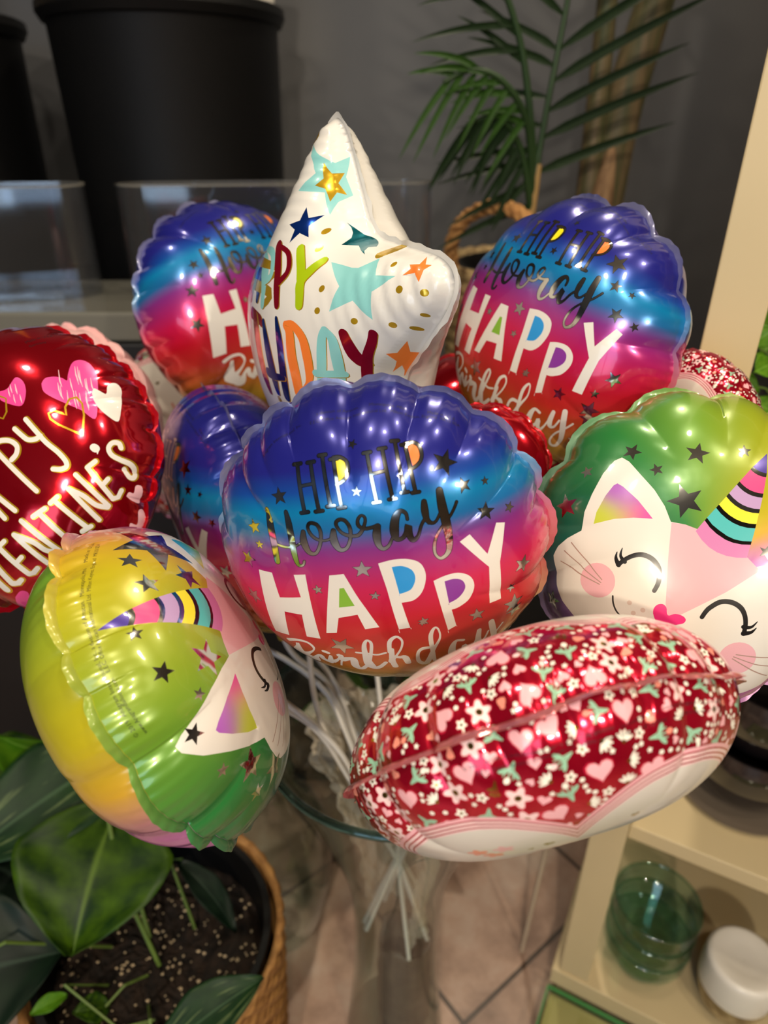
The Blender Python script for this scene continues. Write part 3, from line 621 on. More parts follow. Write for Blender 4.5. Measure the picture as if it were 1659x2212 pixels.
# ------------------------------------------------------------------ prints, in thousandths of the balloon radius
ART = json.loads(r'''{"rainbow":[["p","yel",1,[-9,590,20,585,35,562,29,525,8,503,-7,503]],["p","org",1,[299,593,325,590,341,564,335,524,315,505,300,503]],["s","foil",0,[-178,599,15,-178,396,14]],["s","foil",0,[-196,599,14,-161,599,14]],["s","foil",0,[-194,395,14,-161,396,14]],["s","foil",0,[-115,597,14,-114,393,14]],["s","foil",0,[-131,597,14,-98,597,14]],["s","foil",0,[-130,393,14,-98,393,14]],["s","foil",0,[-59,617,14,-61,407,13]],["s","foil",0,[-75,617,14,-43,617,14]],["s","foil",0,[-76,407,14,-45,407,14]],["s","foil",0,[-13,594,13,-17,393,13]],["s","foil",0,[-28,594,13,3,593,13]],["s","foil",0,[-32,393,14,-2,393,14]],["s","foil",0,[129,594,13,128,390,13]],["s","foil",0,[114,594,13,144,593,13]],["s","foil",0,[113,391,13,142,390,13]],["s","foil",0,[193,598,13,193,391,13]],["s","foil",0,[178,598,13,208,597,13]],["s","foil",0,[178,392,13,207,390,13]],["s","foil",0,[250,619,13,245,407,13]],["s","foil",0,[235,620,14,265,618,14]],["s","foil",0,[231,408,13,260,406,13]],["s","foil",0,[289,597,13,288,397,13]],["s","foil",0,[274,598,14,304,596,14]],["s","foil",0,[274,398,13,303,396,13]],["s","foil",0,[-171,506,11,-113,509,11]],["s","foil",0,[129,506,11,194,508,11]],["s","foil",1,[-13,600,12,14,598,12,38,577,12,40,543,13,29,515,12,8,498,12,-18,489,12]],["s","foil",1,[290,602,13,319,601,13,342,581,13,347,547,13,337,518,12,314,500,12,284,491,12]],["s","foil",1,[-359,424,18,-356,363,29,-358,279,30,-367,187,25]],["s","foil",1,[-264,406,16,-262,358,26,-267,285,27,-273,216,24,-270,167,15,-248,163,9,-237,180,10]],["s","foil",1,[-345,267,9,-311,254,9,-269,251,8,-230,265,7,-215,275,7]],["s","foil",1,[-205,314,17,-214,269,30,-204,221,21,-175,212,13,-146,249,12,-130,299,13,-137,336,14,-165,348,13,-180,331,11,-174,299,12,-153,274,11,-122,264,9,-94,268,8]],["s","foil",1,[-74,302,19,-83,258,31,-70,215,20,-40,216,13,-15,253,12,-4,302,13,-17,338,13,-42,345,13,-57,328,12,-45,292,11,-18,271,13,17,265,13,40,281,12,61,314,10,66,337,9,54,348,9,37,334,10,33,307,13,55,290,13,86,290,13,109,291,22]],["s","foil",1,[106,289,25,95,251,31,92,211,23,105,188,16,131,198,11,154,229,9]],["s","foil",1,[231,296,10,230,323,12,210,336,18,186,311,29,169,260,34,170,223,22,193,221,14,217,244,20,228,269,26,224,231,25,233,204,19,257,218,11,279,258,10,300,280,11,311,261,10]],["s","foil",1,[312,352,20,307,316,27,307,278,20,323,258,12,342,263,9,364,290,9]],["s","foil",1,[383,381,26,379,318,34,379,242,34,375,165,26,359,117,18,326,97,12,307,120,10,311,160,11,330,200,9,362,236,8,402,269,9,428,299,9,440,317,10]],["p","grn",0,[-120,31,-100,31,-80,-63,-151,-64]],["p","wht",0,[-486,143,-415,131,-420,1,-310,3,-307,119,-252,117,-301,-245,-369,-235,-339,-94,-426,-80,-474,-247,-567,-251]],["p","wht",0,[-146,100,-83,97,-9,-194,-73,-197,-82,-111,-171,-120,-207,-206,-257,-205]],["p","grn",0,[-120,31,-100,31,-80,-63,-151,-64]],["p","wht",1,[68,124,68,124,133,132,195,123,238,93,246,33,216,-38,170,-76,115,-79,115,-79,121,-223,121,-223,71,-222,71,-222]],["p","blu",1,[118,99,118,99,161,96,196,70,200,27,174,-17,143,-30,116,-34,116,-34]],["p","wht",1,[271,0,271,0,325,13,381,10,424,-23,433,-75,403,-134,351,-164,315,-169,315,-169,317,-271,317,-271,277,-286,277,-286]],["p","pur",1,[315,-14,315,-14,357,-13,389,-33,393,-73,358,-113,311,-130,311,-130]],["p","wht",0,[415,148,462,167,518,53,587,173,628,157,566,-8,540,-210,483,-205,513,-11]],["s","wht",1,[-506,-296,24,-448,-276,19,-391,-280,17,-369,-312,17,-382,-348,9,-442,-398,29,-496,-419,86,-469,-338,21,-448,-306,10]],["s","wht",1,[-457,-315,24,-479,-398,50,-457,-440,72,-423,-459,57,-389,-408,20,-359,-391,27,-360,-426,31,-333,-453,33]],["s","wht",0,[-324,-344,22,-305,-355,22]],["s","wht",1,[-303,-384,17,-321,-441,36,-273,-410,14,-249,-366,12,-261,-373,18,-240,-377,14,-269,-443,10,-283,-477,10]],["s","wht",1,[-248,-407,41,-202,-398,25,-193,-410,37,-205,-478,39,-179,-499,26,-126,-436,17,-90,-351,16,-72,-288,15,-87,-268,13,-108,-301,21,-122,-368,30,-128,-462,48,-99,-492,27,-47,-445,19]],["s","wht",1,[-160,-347,13,-114,-358,13,-69,-374,12,-25,-365,12]],["s","wht",1,[-6,-363,20,12,-292,20,48,-265,15,67,-295,11,51,-346,10,14,-399,12,-23,-449,23,-3,-406,23,29,-413,20,51,-419,33,54,-468,29]],["s","wht",1,[7,-346,23,-11,-427,28,-13,-491,29]],["s","wht",1,[169,-375,20,139,-375,20,115,-404,16,105,-473,22,136,-501,30,188,-398,19,232,-325,10,237,-268,9,223,-251,12,197,-294,20,186,-376,21,175,-492,18]],["*","foil",73,642,20,57],["*","foil",-284,475,38,93],["*","foil",57,448,22,77],["*","foil",433,486,56,59],["*","foil",485,374,33,96],["*","foil",583,362,18,80],["*","foil",554,237,39,71],["*","foil",667,212,24,54],["*","foil",-446,349,34,97],["*","foil",-440,267,21,81],["*","foil",-533,194,43,65],["*","foil",-589,-16,48,44],["*","foil",-218,37,23,91],["*","foil",-2,105,41,81],["*","foil",14,-24,20,73],["*","foil",-214,-295,59,51],["*","foil",186,-199,24,94],["*","foil",417,-245,37,85],["*","foil",600,-289,57,76],["*","foil",674,-83,45,58],["*","foil",604,-187,25,98],["t","ink","Anagram International, Inc.",19,[-375,649,-273,722,-156,764]],["t","ink","a division of Amscan.       Minneapolis, MN                Made in U.S.A",17,[-80,795,67,802,216,786,405,718,538,650]],["t","ink","E.E.C. Office Amscan International Ltd.  Milton Keynes, England  MK10 0DA",16,[-110,757,66,764,221,752,398,697,554,619]],["s","wht",1,[330,-388,18,298,-377,18,275,-414,31,264,-470,38,285,-493,26,313,-470,16,329,-435,25,328,-477,27,345,-496,18,370,-462,11,396,-405,11]],["s","wht",1,[412,-357,23,399,-422,30,406,-455,25,430,-447,13,454,-397,11]],["s","wht",1,[476,-333,30,478,-395,34,480,-462,33,475,-531,26,450,-593,20,416,-596,19,410,-553,12,440,-495,12,488,-447,12,533,-396,12]],["*","foil",604,-346,47,102],["*","foil",317,-594,25,88],["*","foil",370,-604,25,88],["*","foil",548,-511,30,95],["*","foil",177,-208,17,111]],"star":[["p","aqua",0,[-39,769,123,684,135,709,162,631,201,561,196,536,198,487,143,573,15,584,77,648]],["p","gold",0,[86,687,135,644,154,646,163,607,193,563,176,572,177,537,139,587,99,600,118,626]],["p","aqua",0,[329,314,436,295,467,295,521,329,559,271,642,270,570,214,577,114,499,180,407,136,425,229]],["*","bluf",124,450,71,104],["p","teal",0,[241,460,268,436,300,413,416,369,395,367,440,341,354,373,305,376,297,401]],["p","org",0,[692,335,727,310,746,308,737,292,738,252,712,282,669,273,683,295,669,309,710,311]],["p","org",0,[566,-19,585,-16,638,34,605,-14,623,-20,584,-59,513,-125,546,-74,513,-103,555,-54]],["*","teal",825,250,0,0],["o","gold",-52,795,36],["o","gold",223,427,12],["o","gold",-112,450,19],["o","gold",242,363,13],["o","gold",351,218,13],["o","gold",354,137,13],["o","gold",511,106,12],["o","gold",637,97,11],["o","gold",673,225,14],["o","gold",758,216,13],["o","gold",736,136,8],["o","gold",688,84,10],["o","gold",508,355,27],["o","gold",608,309,9],["o","gold",37,-266,18],["s","gold",1,[-176,156,43,-237,213,75,-692,288,75,-117,269,68,-64,202,52,-61,156,34]],["s","bluf",1,[-502,135,75,-311,212,75,-662,288,15,-143,272,75,-79,205,57,-76,158,36]],["s","gold",1,[-401,225,65,-91,232,8]],["s","bluf",1,[-500,223,75,-111,234,8]],["s","gold",1,[-145,365,56,-823,250,53,-1,205,44,6,137,34]],["s","aqua",1,[-137,367,17,-42,282,75,-13,208,47,-5,139,35]],["s","gold",1,[-111,362,34,-657,338,75,38,296,30,41,252,30,1,232,30]],["s","aqua",1,[-138,364,13,-15,350,33,28,299,31,31,255,31,-11,234,32]],["s","gold",1,[37,373,39,86,283,41,108,210,41,127,145,34]],["s","redf",1,[27,376,41,77,285,42,100,213,42,120,147,35]],["s","gold",1,[37,373,18,113,348,19,147,306,25,150,266,28,117,233,29]],["s","redf",1,[27,376,19,105,351,20,140,308,26,143,269,28,109,235,29]],["s","gold",1,[170,363,30,211,299,37,236,250,38]],["s","lime",1,[164,365,30,205,302,38,230,253,38]],["s","gold",1,[298,314,32,270,283,39,242,240,42,256,187,41,263,152,39]],["s","lime",1,[292,317,32,264,285,39,236,243,42,250,190,42,257,154,39]],["s","gold",1,[-118,96,48,-22,77,46,5,59,28]],["s","redf",1,[-137,98,54,-34,79,48,-6,62,29]],["s","gold",1,[-71,80,54,-51,6,65,-39,-96,62,-37,-181,59,-37,-243,32]],["s","redf",1,[-86,82,58,-63,8,69,-51,-94,65,-48,-179,61,-47,-241,34]],["s","gold",1,[24,73,23,46,-4,46,61,-95,56,63,-165,55,54,-231,34]],["s","bluf",1,[14,75,23,38,-2,47,53,-93,58,55,-163,56,47,-229,34]],["s","gold",1,[131,92,18,149,25,38,155,-52,44,145,-154,49,125,-241,45]],["s","bluf",1,[124,95,18,142,28,39,149,-49,45,139,-151,49,119,-239,46]],["s","gold",1,[19,-147,47,68,-156,36,145,-154,27]],["s","bluf",1,[10,-145,48,60,-154,37,139,-151,27]],["s","gold",1,[196,71,34,220,39,45,222,-45,52,226,-143,53,219,-214,45]],["s","org",1,[190,73,34,214,42,46,217,-42,53,222,-141,54,214,-211,45]],["s","gold",1,[190,78,16,236,74,32,287,29,40,302,-37,43,300,-115,35,278,-169,23,217,-218,24]],["s","org",1,[184,80,16,231,76,32,282,32,40,298,-35,43,296,-113,35,275,-167,24,212,-216,24]],["s","gold",1,[390,66,25,378,25,36,361,-71,36,339,-171,31]],["s","aqua",1,[386,68,25,374,27,36,358,-68,37,336,-168,32]],["s","gold",1,[394,66,26,421,27,35,421,-48,41,408,-147,27]],["s","aqua",1,[390,68,26,418,30,36,418,-45,41,406,-144,27]],["s","gold",1,[330,-113,30,376,-113,29,426,-110,29]],["s","aqua",1,[326,-110,30,373,-110,29,424,-107,29]],["s","gold",1,[465,55,35,473,12,41,480,-30,43,493,-57,47]],["s","redf",1,[462,58,35,471,15,41,479,-27,43,492,-54,47]],["s","gold",1,[567,60,28,546,15,26,506,-48,28,474,-126,17,463,-179,14]],["s","redf",1,[565,63,29,545,18,26,505,-45,28,473,-123,19,462,-176,15]]],"star_back":[["p","lime",0,[200,588,213,562,188,609,194,569,237,476,289,413,272,443,275,450,238,513,225,538]],["t","ink","Anagram International, Inc.  Minneapolis, MN",8,[188,612,208,562,237,491,328,395]]],"H_raw":{"face":["p","wht",0,[-535,-265,-567,-177,-577,-82,-579,34,-562,114,-537,143,-495,135,-414,95,-329,57,-254,10,-198,-40,-137,-21,-83,-14,-5,-7]],"cheekline":["p","wht",0,[-378,-693,-469,-647,-536,-592,-594,-521,-622,-453,-614,-394,-584,-331,-536,-265]],"ear":["p","ear",0,[-497,-209,-512,-152,-512,-63,-502,-2,-491,14,-458,10,-369,-19,-272,-65,-348,-100,-421,-144]],"wedge":["p","pnk",0,[-194,-41,-137,-21,-83,-14,-5,-7,87,-13,148,-23,218,-47,143,-200,42,-370,7,-433,-44,-376,-125,-206]],"horn":["p","wht",0,[-86,-16,-52,214,32,432,143,-26]],"eye":["s","blk",1,[-305,-324,20,-287,-282,20,-261,-248,21,-228,-228,23,-185,-227,23,-145,-249,22,-122,-290,21,-115,-317,20,-114,-348,19]],"lash1":["s","blk",1,[-303,-323,23,-328,-302,15,-337,-274,4]],"lash2":["s","blk",1,[-286,-297,20,-315,-282,13,-325,-247,4]],"cheek":["o","chk",-353,-439,84],"wh":[["s","whk",0,[-336,-424,5,-553,-341,6]],["s","whk",0,[-333,-439,5,-440,-425,5,-569,-396,6]],["s","whk",0,[-335,-450,5,-450,-457,6,-569,-459,6]]],"mouth":["s","blk",1,[-256,-466,8,-239,-494,8,-212,-519,8,-180,-532,8,-139,-540,8,-100,-530,8]],"freck":[["o","frk",-178,-453,11],["o","frk",-112,-452,11],["o","frk",-140,-487,11]],"nose":["p","hot",1,[14,-470,-41,-464,-72,-434,-75,-403,-58,-383,-35,-386,-10,-415,12,-393,43,-385,63,-393,63,-413,43,-434]],"reye":["s","blk",1,[127,-345,20,147,-294,20,183,-259,20,225,-244,20,275,-261,19,309,-297,19,314,-326,20,313,-360,21]],"rcheek":["o","chk",360,-456,86],"chin":["p","wht",0,[519,-621,592,-600,596,-529,586,-470]],"stars":[["*","foil",-507,188,47,87],["*","foil",-666,14,37,132],["*","foil",-365,148,33,136],["*","foil",-245,301,56,103],["*","foil",-73,412,33,115],["*","foil",-187,73,82,137],["*","foil",-678,-189,70,127],["*","foil",-838,-275,63,135],["*","foil",-700,-392,55,120],["*","foil",201,36,32,97],["*","foil",-536,-696,63,101],["*","foil",-975,-162,43,90]]},"valentine":[["p","mag",1,[476,38,508,54,549,36,574,7,585,-17,610,15,666,72,716,81,748,42,743,-34,706,-103,641,-194,569,-272,543,-197,509,-131,476,-63,460,-6]],["p","mag",1,[296,137,335,124,397,150,413,101,389,42,336,0,294,49,273,102]],["s","pal",0,[541,-3,2,523,-41,6,510,-79,2]],["s","pal",0,[651,15,2,639,-15,6,619,-66,2]],["s","pal",0,[586,63,2,555,0,6,544,-36,2]],["s","pal",0,[664,-50,2,638,-100,6,633,-126,3]],["s","pal",0,[585,-90,2,563,-132,6,546,-174,2]],["s","pal",0,[677,40,2,648,-20,6,633,-62,2]],["s","pal",0,[672,-49,2,644,-102,6,623,-152,2]],["s","pal",0,[592,-111,2,573,-148,6,554,-192,2]],["s","pal",0,[552,-67,2,524,-118,6,520,-141,2]],["s","pal",0,[695,-56,2,668,-107,7,659,-139,3]],["s","pal",0,[604,-11,2,586,-51,6,572,-90,2]],["s","pal",0,[576,-85,2,551,-131,6,530,-178,2]],["s","pal",0,[617,-128,2,592,-174,6,587,-199,2]],["s","pal",0,[626,-117,2,595,-171,6,581,-208,2]],["s","pal",0,[672,13,2,641,-47,6,627,-88,2]],["s","pal",0,[604,-145,2,592,-174,6,573,-217,2]],["s","pal",0,[541,-25,2,513,-78,6,510,-99,2]],["s","pal",0,[667,47,2,639,-11,6,630,-45,2]],["s","pal",0,[362,55,2,352,31,6,345,10,2]],["s","pal",0,[338,76,2,327,52,6,320,31,2]],["s","pal",0,[355,134,2,345,109,6,338,87,2]],["s","pal",0,[375,120,2,365,94,6,358,72,2]],["s","pal",0,[337,124,2,326,99,6,319,77,2]],["s","pal",0,[372,113,2,361,87,6,354,65,2]],["p","wht",1,[642,-145,669,-123,686,-151,707,-177,740,-139,779,-128,804,-146,796,-201,721,-285,658,-342,629,-282,621,-215]],["p","pal",1,[428,-693,454,-686,471,-711,501,-685,522,-692,531,-725,471,-799,436,-740]],["p","pal",1,[300,-857,334,-832,357,-876,418,-824,452,-841,438,-888,363,-925]],["p","mag",1,[-437,-665,-371,-663,-354,-694,-390,-724,-466,-763,-612,-775,-532,-713]],["s","gold",0,[467,-307,10,439,-250,10,411,-191,10,400,-146,10,410,-117,10,439,-122,11,462,-159,11,470,-178,10,492,-139,10,534,-114,11,566,-125,12,569,-167,10,538,-225,10,467,-307,9]],["s","gold",0,[282,115,9,298,84,8,260,25,9,226,9,9,213,32,8]],["s","gold",1,[312,-72,32,314,-158,32,316,-230,32,327,-303,32,327,-359,32,311,-384,32,282,-377,33,257,-351,33]],["s","gold",1,[241,-73,32,249,-123,32,258,-160,33,288,-184,34,316,-186,34]],["s","gold",1,[120,-57,34,158,-74,33,190,-107,32,197,-149,33,172,-176,35,137,-181,35]],["s","gold",0,[105,-100,32,128,-379,32]],["s","gold",0,[-31,-258,33,-13,-376,33]],["s","gold",0,[-76,-292,34,-76,-369,34]],["s","gold",1,[580,-471,38,587,-444,39,561,-425,35,526,-435,33,516,-472,36,535,-518,38,567,-574,40,568,-623,44,535,-644,41,514,-623,39,521,-574,38]],["s","gold",0,[381,-449,33,431,-449,33]],["s","gold",0,[381,-449,33,367,-654,36]],["s","gold",0,[373,-565,34,420,-558,34]],["s","gold",0,[367,-654,37,393,-668,38,431,-652,38]],["s","gold",0,[245,-474,32,237,-689,35]],["s","gold",1,[245,-474,33,271,-540,34,283,-620,35,315,-670,37]],["s","gold",0,[316,-442,32,324,-668,35]],["s","gold",0,[134,-465,32,180,-466,32]],["s","gold",0,[157,-473,33,168,-677,35]],["s","gold",0,[136,-673,36,185,-683,37]],["s","gold",0,[28,-457,32,98,-467,32]],["s","gold",0,[62,-465,33,57,-674,36]],["s","gold",0,[-104,-455,35,-112,-670,39]],["s","gold",1,[-104,-455,35,-66,-548,36,-57,-616,38,-26,-667,39]],["s","gold",0,[-27,-433,34,-17,-665,37]],["s","gold",0,[-218,-441,32,-162,-443,32]],["s","gold",0,[-209,-440,38,-228,-638,43]],["s","gold",0,[-202,-556,33,-168,-555,32]],["s","gold",0,[-228,-638,43,-207,-652,39,-169,-649,34]],["s","gold",0,[-299,-480,42,-343,-610,49]],["s","gold",0,[-343,-610,50,-319,-631,45,-286,-631,37]],["s","gold",0,[-378,-524,49,-406,-608,57]],["s","wht",1,[308,-69,23,310,-156,23,312,-228,23,324,-301,23,323,-357,23,308,-381,23,279,-374,24,253,-349,23]],["s","wht",1,[238,-70,23,245,-120,23,255,-158,23,285,-181,24,312,-183,24]],["s","wht",1,[116,-55,24,155,-71,24,186,-104,23,194,-146,24,168,-173,25,133,-178,25]],["s","wht",0,[102,-97,23,125,-377,23]],["s","wht",0,[-34,-255,23,-16,-374,24]],["s","wht",0,[-79,-289,24,-80,-366,24]],["s","wht",1,[576,-469,27,583,-442,28,557,-422,25,523,-433,24,512,-470,26,531,-516,27,562,-571,29,563,-620,31,531,-641,29,510,-620,28,517,-571,27]],["s","wht",0,[378,-447,23,428,-447,24]],["s","wht",0,[378,-447,23,363,-651,25]],["s","wht",0,[369,-562,24,416,-555,24]],["s","wht",0,[363,-651,27,389,-665,27,427,-649,27]],["s","wht",0,[242,-472,23,234,-686,25]],["s","wht",1,[242,-472,24,268,-538,24,280,-617,25,312,-667,26]],["s","wht",0,[313,-439,23,321,-665,25]],["s","wht",0,[131,-463,23,177,-463,23]],["s","wht",0,[154,-471,23,165,-674,25]],["s","wht",0,[133,-670,26,182,-681,26]],["s","wht",0,[25,-454,23,95,-464,23]],["s","wht",0,[59,-462,24,54,-671,25]],["s","wht",0,[-107,-453,25,-115,-667,28]],["s","wht",1,[-107,-453,25,-69,-545,26,-61,-614,27,-29,-664,28]],["s","wht",0,[-30,-430,24,-20,-662,26]],["s","wht",0,[-222,-438,23,-166,-440,23]],["s","wht",0,[-212,-437,27,-232,-635,31]],["s","wht",0,[-205,-553,23,-172,-552,23]],["s","wht",0,[-232,-635,31,-211,-649,28,-172,-646,25]],["s","wht",0,[-303,-477,30,-346,-607,35]],["s","wht",0,[-346,-607,35,-323,-628,32,-290,-628,26]],["s","wht",0,[-382,-521,35,-410,-605,41]],["s","wht",0,[469,-389,41,471,-397,42]],["s","wht",0,[481,-403,18,461,-423,5]],["t","ink","Made in U.S.A",27,[544,328,614,337,694,335]],["t","ink","Germany",22,[544,286,586,287,633,280]]],"floral_low":[["t","ink","© 2021  Anagram International, Inc., a division of Amscan.   Minneapolis, MN   www.AnagramBalloons.com   Made in U.S.A",15,[337,824,160,868,-118,859,-272,826,-487,750,-758,514]],["t","ink","E.E.C. Office Amscan International Ltd.  Milton Keynes, England   MK10 0DA    D-73230 Kirchheim/Teck, Germany",15,[289,814,-17,846,-307,786,-494,703,-705,530]],{"gold":[[365,272],[297,51],[163,270],[214,234]]}],"G_extra":[["*","foil",453,426,207,-55],["*","foil",350,617,55,-31],["*","foil",228,382,75,-57],["*","foil",195,619,57,-7],["*","foil",-26,756,35,-6],["*","foil",-176,478,84,-15],["*","foil",-211,690,49,-20],["*","foil",-319,551,30,-17],["*","foil",-471,577,46,-16],["*","foil",-624,416,33,11],["*","foil",-617,239,76,16],["*","foil",-632,15,78,38],["*","foil",-736,118,46,29],["t","ink","© 2019  Anagram International, Inc., a division of Amscan.   Minneapolis, MN      Made in U.S.A",18,[-448,797,-351,842,-203,890,-61,908,76,899,213,869,341,820,482,732,577,637]],["t","ink","www.AnagramBalloons.com    E.E.C. Office Amscan International Ltd.  Milton Keynes, England  MK10 0DA",17,[-439,764,-324,828,-212,865,-115,884,8,883,138,864,267,824,404,746,546,632]]],"G_warp":[[1.0187,-0.2639],[-0.011,1.2082],[0.0348,0.3341]]}''')
# place, axes (columns: art right, art up, face normal) and shape of every balloon
POSE = {
 'A': ([-0.001, 0.3387, 0.9362], [[0.9619, -0.245, -0.121], [-0.1229, 0.0077, -0.9924], [0.2441, 0.9695, -0.0227]], {'a': 0.0925, 'seed': 3, 'n': 18, 'k': 0.95, 'amp': 0.1, 'reach': 0.45}),
 'B': ([-0.148, 0.7153, 0.978], [[0.6726, -0.3305, 0.6621], [0.736, 0.2056, -0.645], [0.0771, 0.9211, 0.3815]], {'a': 0.1073, 'seed': 4, 'n': 24, 'k': 0.995}),
 'C': ([0.1345, 0.5196, 1.0045], [[0.573, 0.2579, -0.7779], [-0.8165, 0.0973, -0.5692], [-0.0712, 0.9613, 0.2663]], {'a': 0.09527, 'seed': 5, 'n': 15, 'k': 0.96, 'amp': 0.11}),
 'D': ([-0.1241, 0.535, 0.8453], [[0.3848, -0.2072, -0.8995], [-0.9021, 0.1218, -0.4139], [0.1953, 0.9707, -0.14]], {'a': 0.111, 'seed': 6, 'n': 22, 'k': 0.933}),
 'E': ([-0.2598, 0.4504, 0.9281], [[0.7302, -0.6637, -0.162], [0.2894, 0.5153, -0.8067], [0.6189, 0.5422, 0.5684]], {'a': 0.1012, 'seed': 7, 'n': 26, 'k': 0.9}),
 'F': ([-0.3108, 0.6177, 0.8832], [[0.9487, -0.0331, -0.3145], [-0.2766, 0.3952, -0.876], [0.1533, 0.918, 0.3657]], {'a': 0.10249, 'seed': 8, 'n': 22}),
 'G': ([-0.1248, 0.2989, 0.8646], [[-0.459, -0.177, 0.8706], [0.7245, -0.6417, 0.2515], [0.5141, 0.7462, 0.4228]], {'a': 0.09342, 'seed': 9, 'n': 17, 'k': 0.956}),
 'H': ([0.1887, 0.3571, 0.92], [[0.8492, 0.5046, -0.156], [-0.41, 0.4436, -0.797], [-0.3329, 0.7407, 0.5835]], {'a': 0.0925, 'seed': 10, 'n': 14, 'k': 0.91, 'amp': 0.125, 'reach': 0.42}),
 'I': ([0.0757, 0.2381, 0.8813], [[-0.9497, -0.1926, -0.247], [-0.0952, -0.5739, 0.8134], [-0.2984, 0.7959, 0.5267]], {'a': 0.09241, 'seed': 11, 'n': 20, 'k': 0.84}),
 'J': ([0.2386, 0.4935, 0.9454], [[0.3563, -0.3135, -0.8802], [-0.8494, 0.2839, -0.4449], [0.3894, 0.9062, -0.1651]], {'a': 0.056, 'seed': 12, 'n': 20, 'k': 0.84}),
 'K': ([0.0682, 0.4319, 0.9332], [[0.9559, 0.1984, -0.2166], [-0.2878, 0.4842, -0.8263], [-0.0591, 0.8522, 0.5199]], {'a': 0.047, 'seed': 13, 'n': 20, 'amp': 0.06, 'k': 0.6}),
 'K2': ([0.0945, 0.6413, 0.8632], [[0.9487, -0.0331, -0.3145], [-0.2766, 0.3952, -0.876], [0.1533, 0.918, 0.3657]], {'a': 0.09185, 'seed': 14, 'n': 22}),
 'L': ([-0.2232, 0.7683, 0.8266], [[1.0, 0.0, 0.0], [0.0, 0.3853, -0.9228], [0.0, 0.9228, 0.3853]], {'a': 0.10887, 'seed': 15, 'n': 22}),
 'S': ([-0.029, 0.4782, 1.0188], [[0.5369, -0.0073, -0.8436], [-0.8362, 0.1278, -0.5333], [0.1117, 0.9918, 0.0625]], {'a': 0.16812, 'k': 0.358, 'inner': 0.5, 'tip': 0.3, 'pw': 1.2}),
}

# ------------------------------------------------------------------ building the balloons
def cat_art(A, stars, warp=None, extra=None):
    S = []
    q2 = lambda s: (np.array(s[3]).reshape(-1, 2)/1000.)
    mir = lambda q: q*np.array([-1, 1])
    # head: left ear and crown, mirrored, with the cheeks and chin closing it
    ear = q2(A['face']); ear = ear[:-1]; chk = q2(A['cheekline'])
    left = np.concatenate([chk, ear[1:]])         # chin side up to crown
    chin = np.array([(-.25, -.735), (0, -.75), (.25, -.735)])
    head = np.concatenate([left, mir(left)[::-1], chin[::-1]])
    S.append(('wht', head))
    w = q2(A['wedge']); S.append(('pnk', w))
    e = q2(A['ear']); S.append(('ear', e)); S.append(('ear', mir(e)[::-1]))
    # horn: banded cone on the brow
    hb = np.array([(-.086, -.02), (.143, -.03)]); tip = np.array([.02, .455]); mid = hb.mean(0)
    def at(t, s, bulge=.06):   # t 0 tip..1 base, s -1..1 across
        c = tip*(1-t)+mid*t; wdt = .5*np.linalg.norm(hb[1]-hb[0])*(t**.8)
        return c+np.array([s*wdt, -bulge*(1-s*s)*t*.6])
    bands = [(0, .2, 'ind'), (.2, .24, 'foil'), (.24, .4, 'hpk'), (.4, .44, 'foil'), (.44, .55, 'lav'), (.55, .59, 'foil'), (.59, .69, 'hye'), (.69, .73, 'bkf'), (.73, .85, 'tea'), (.85, .88, 'bkf'), (.88, 1, 'mau')]
    for t0, t1, c in bands:
        ss = np.linspace(-1, 1, 7)
        S.append((c, np.array([at(t0, s) for s in ss]+[at(t1, s) for s in ss[::-1]])))
    st = lambda s, f=False: (s[1], stroke_poly(crom((np.array(s[3]).reshape(-1, 3)/1000.)*(np.array([-1, 1, 1]) if f else 1)) if s[2] else list((np.array(s[3]).reshape(-1, 3)/1000.)*(np.array([-1, 1, 1]) if f else 1))))
    dt = lambda s, f=False: (s[1], circle_poly((-1 if f else 1)*s[2]/1000, s[3]/1000, s[4]/1000, 24))
    for f in (False, True):
        S.append(dt(A['cheek'], f)); S += [st(x, f) for x in A['wh']]
        S += [st(A['eye'], f), st(A['lash1'], f), st(A['lash2'], f), st(A['mouth'], f)]+[dt(x, f) for x in A['freck']]
    S.append(('hot', np.array(crom([(*x, 0) for x in list(q2(A['nose']))+[q2(A['nose'])[0]]], 4))[:-1, :2]))
    if warp is not None:
        W = np.array(warp); S = [(c, np.stack([q[:, 0], q[:, 1], np.ones(len(q))], 1)@W) for c, q in S]
    S += art_shapes(stars)
    if extra: S += art_shapes(extra)
    return S
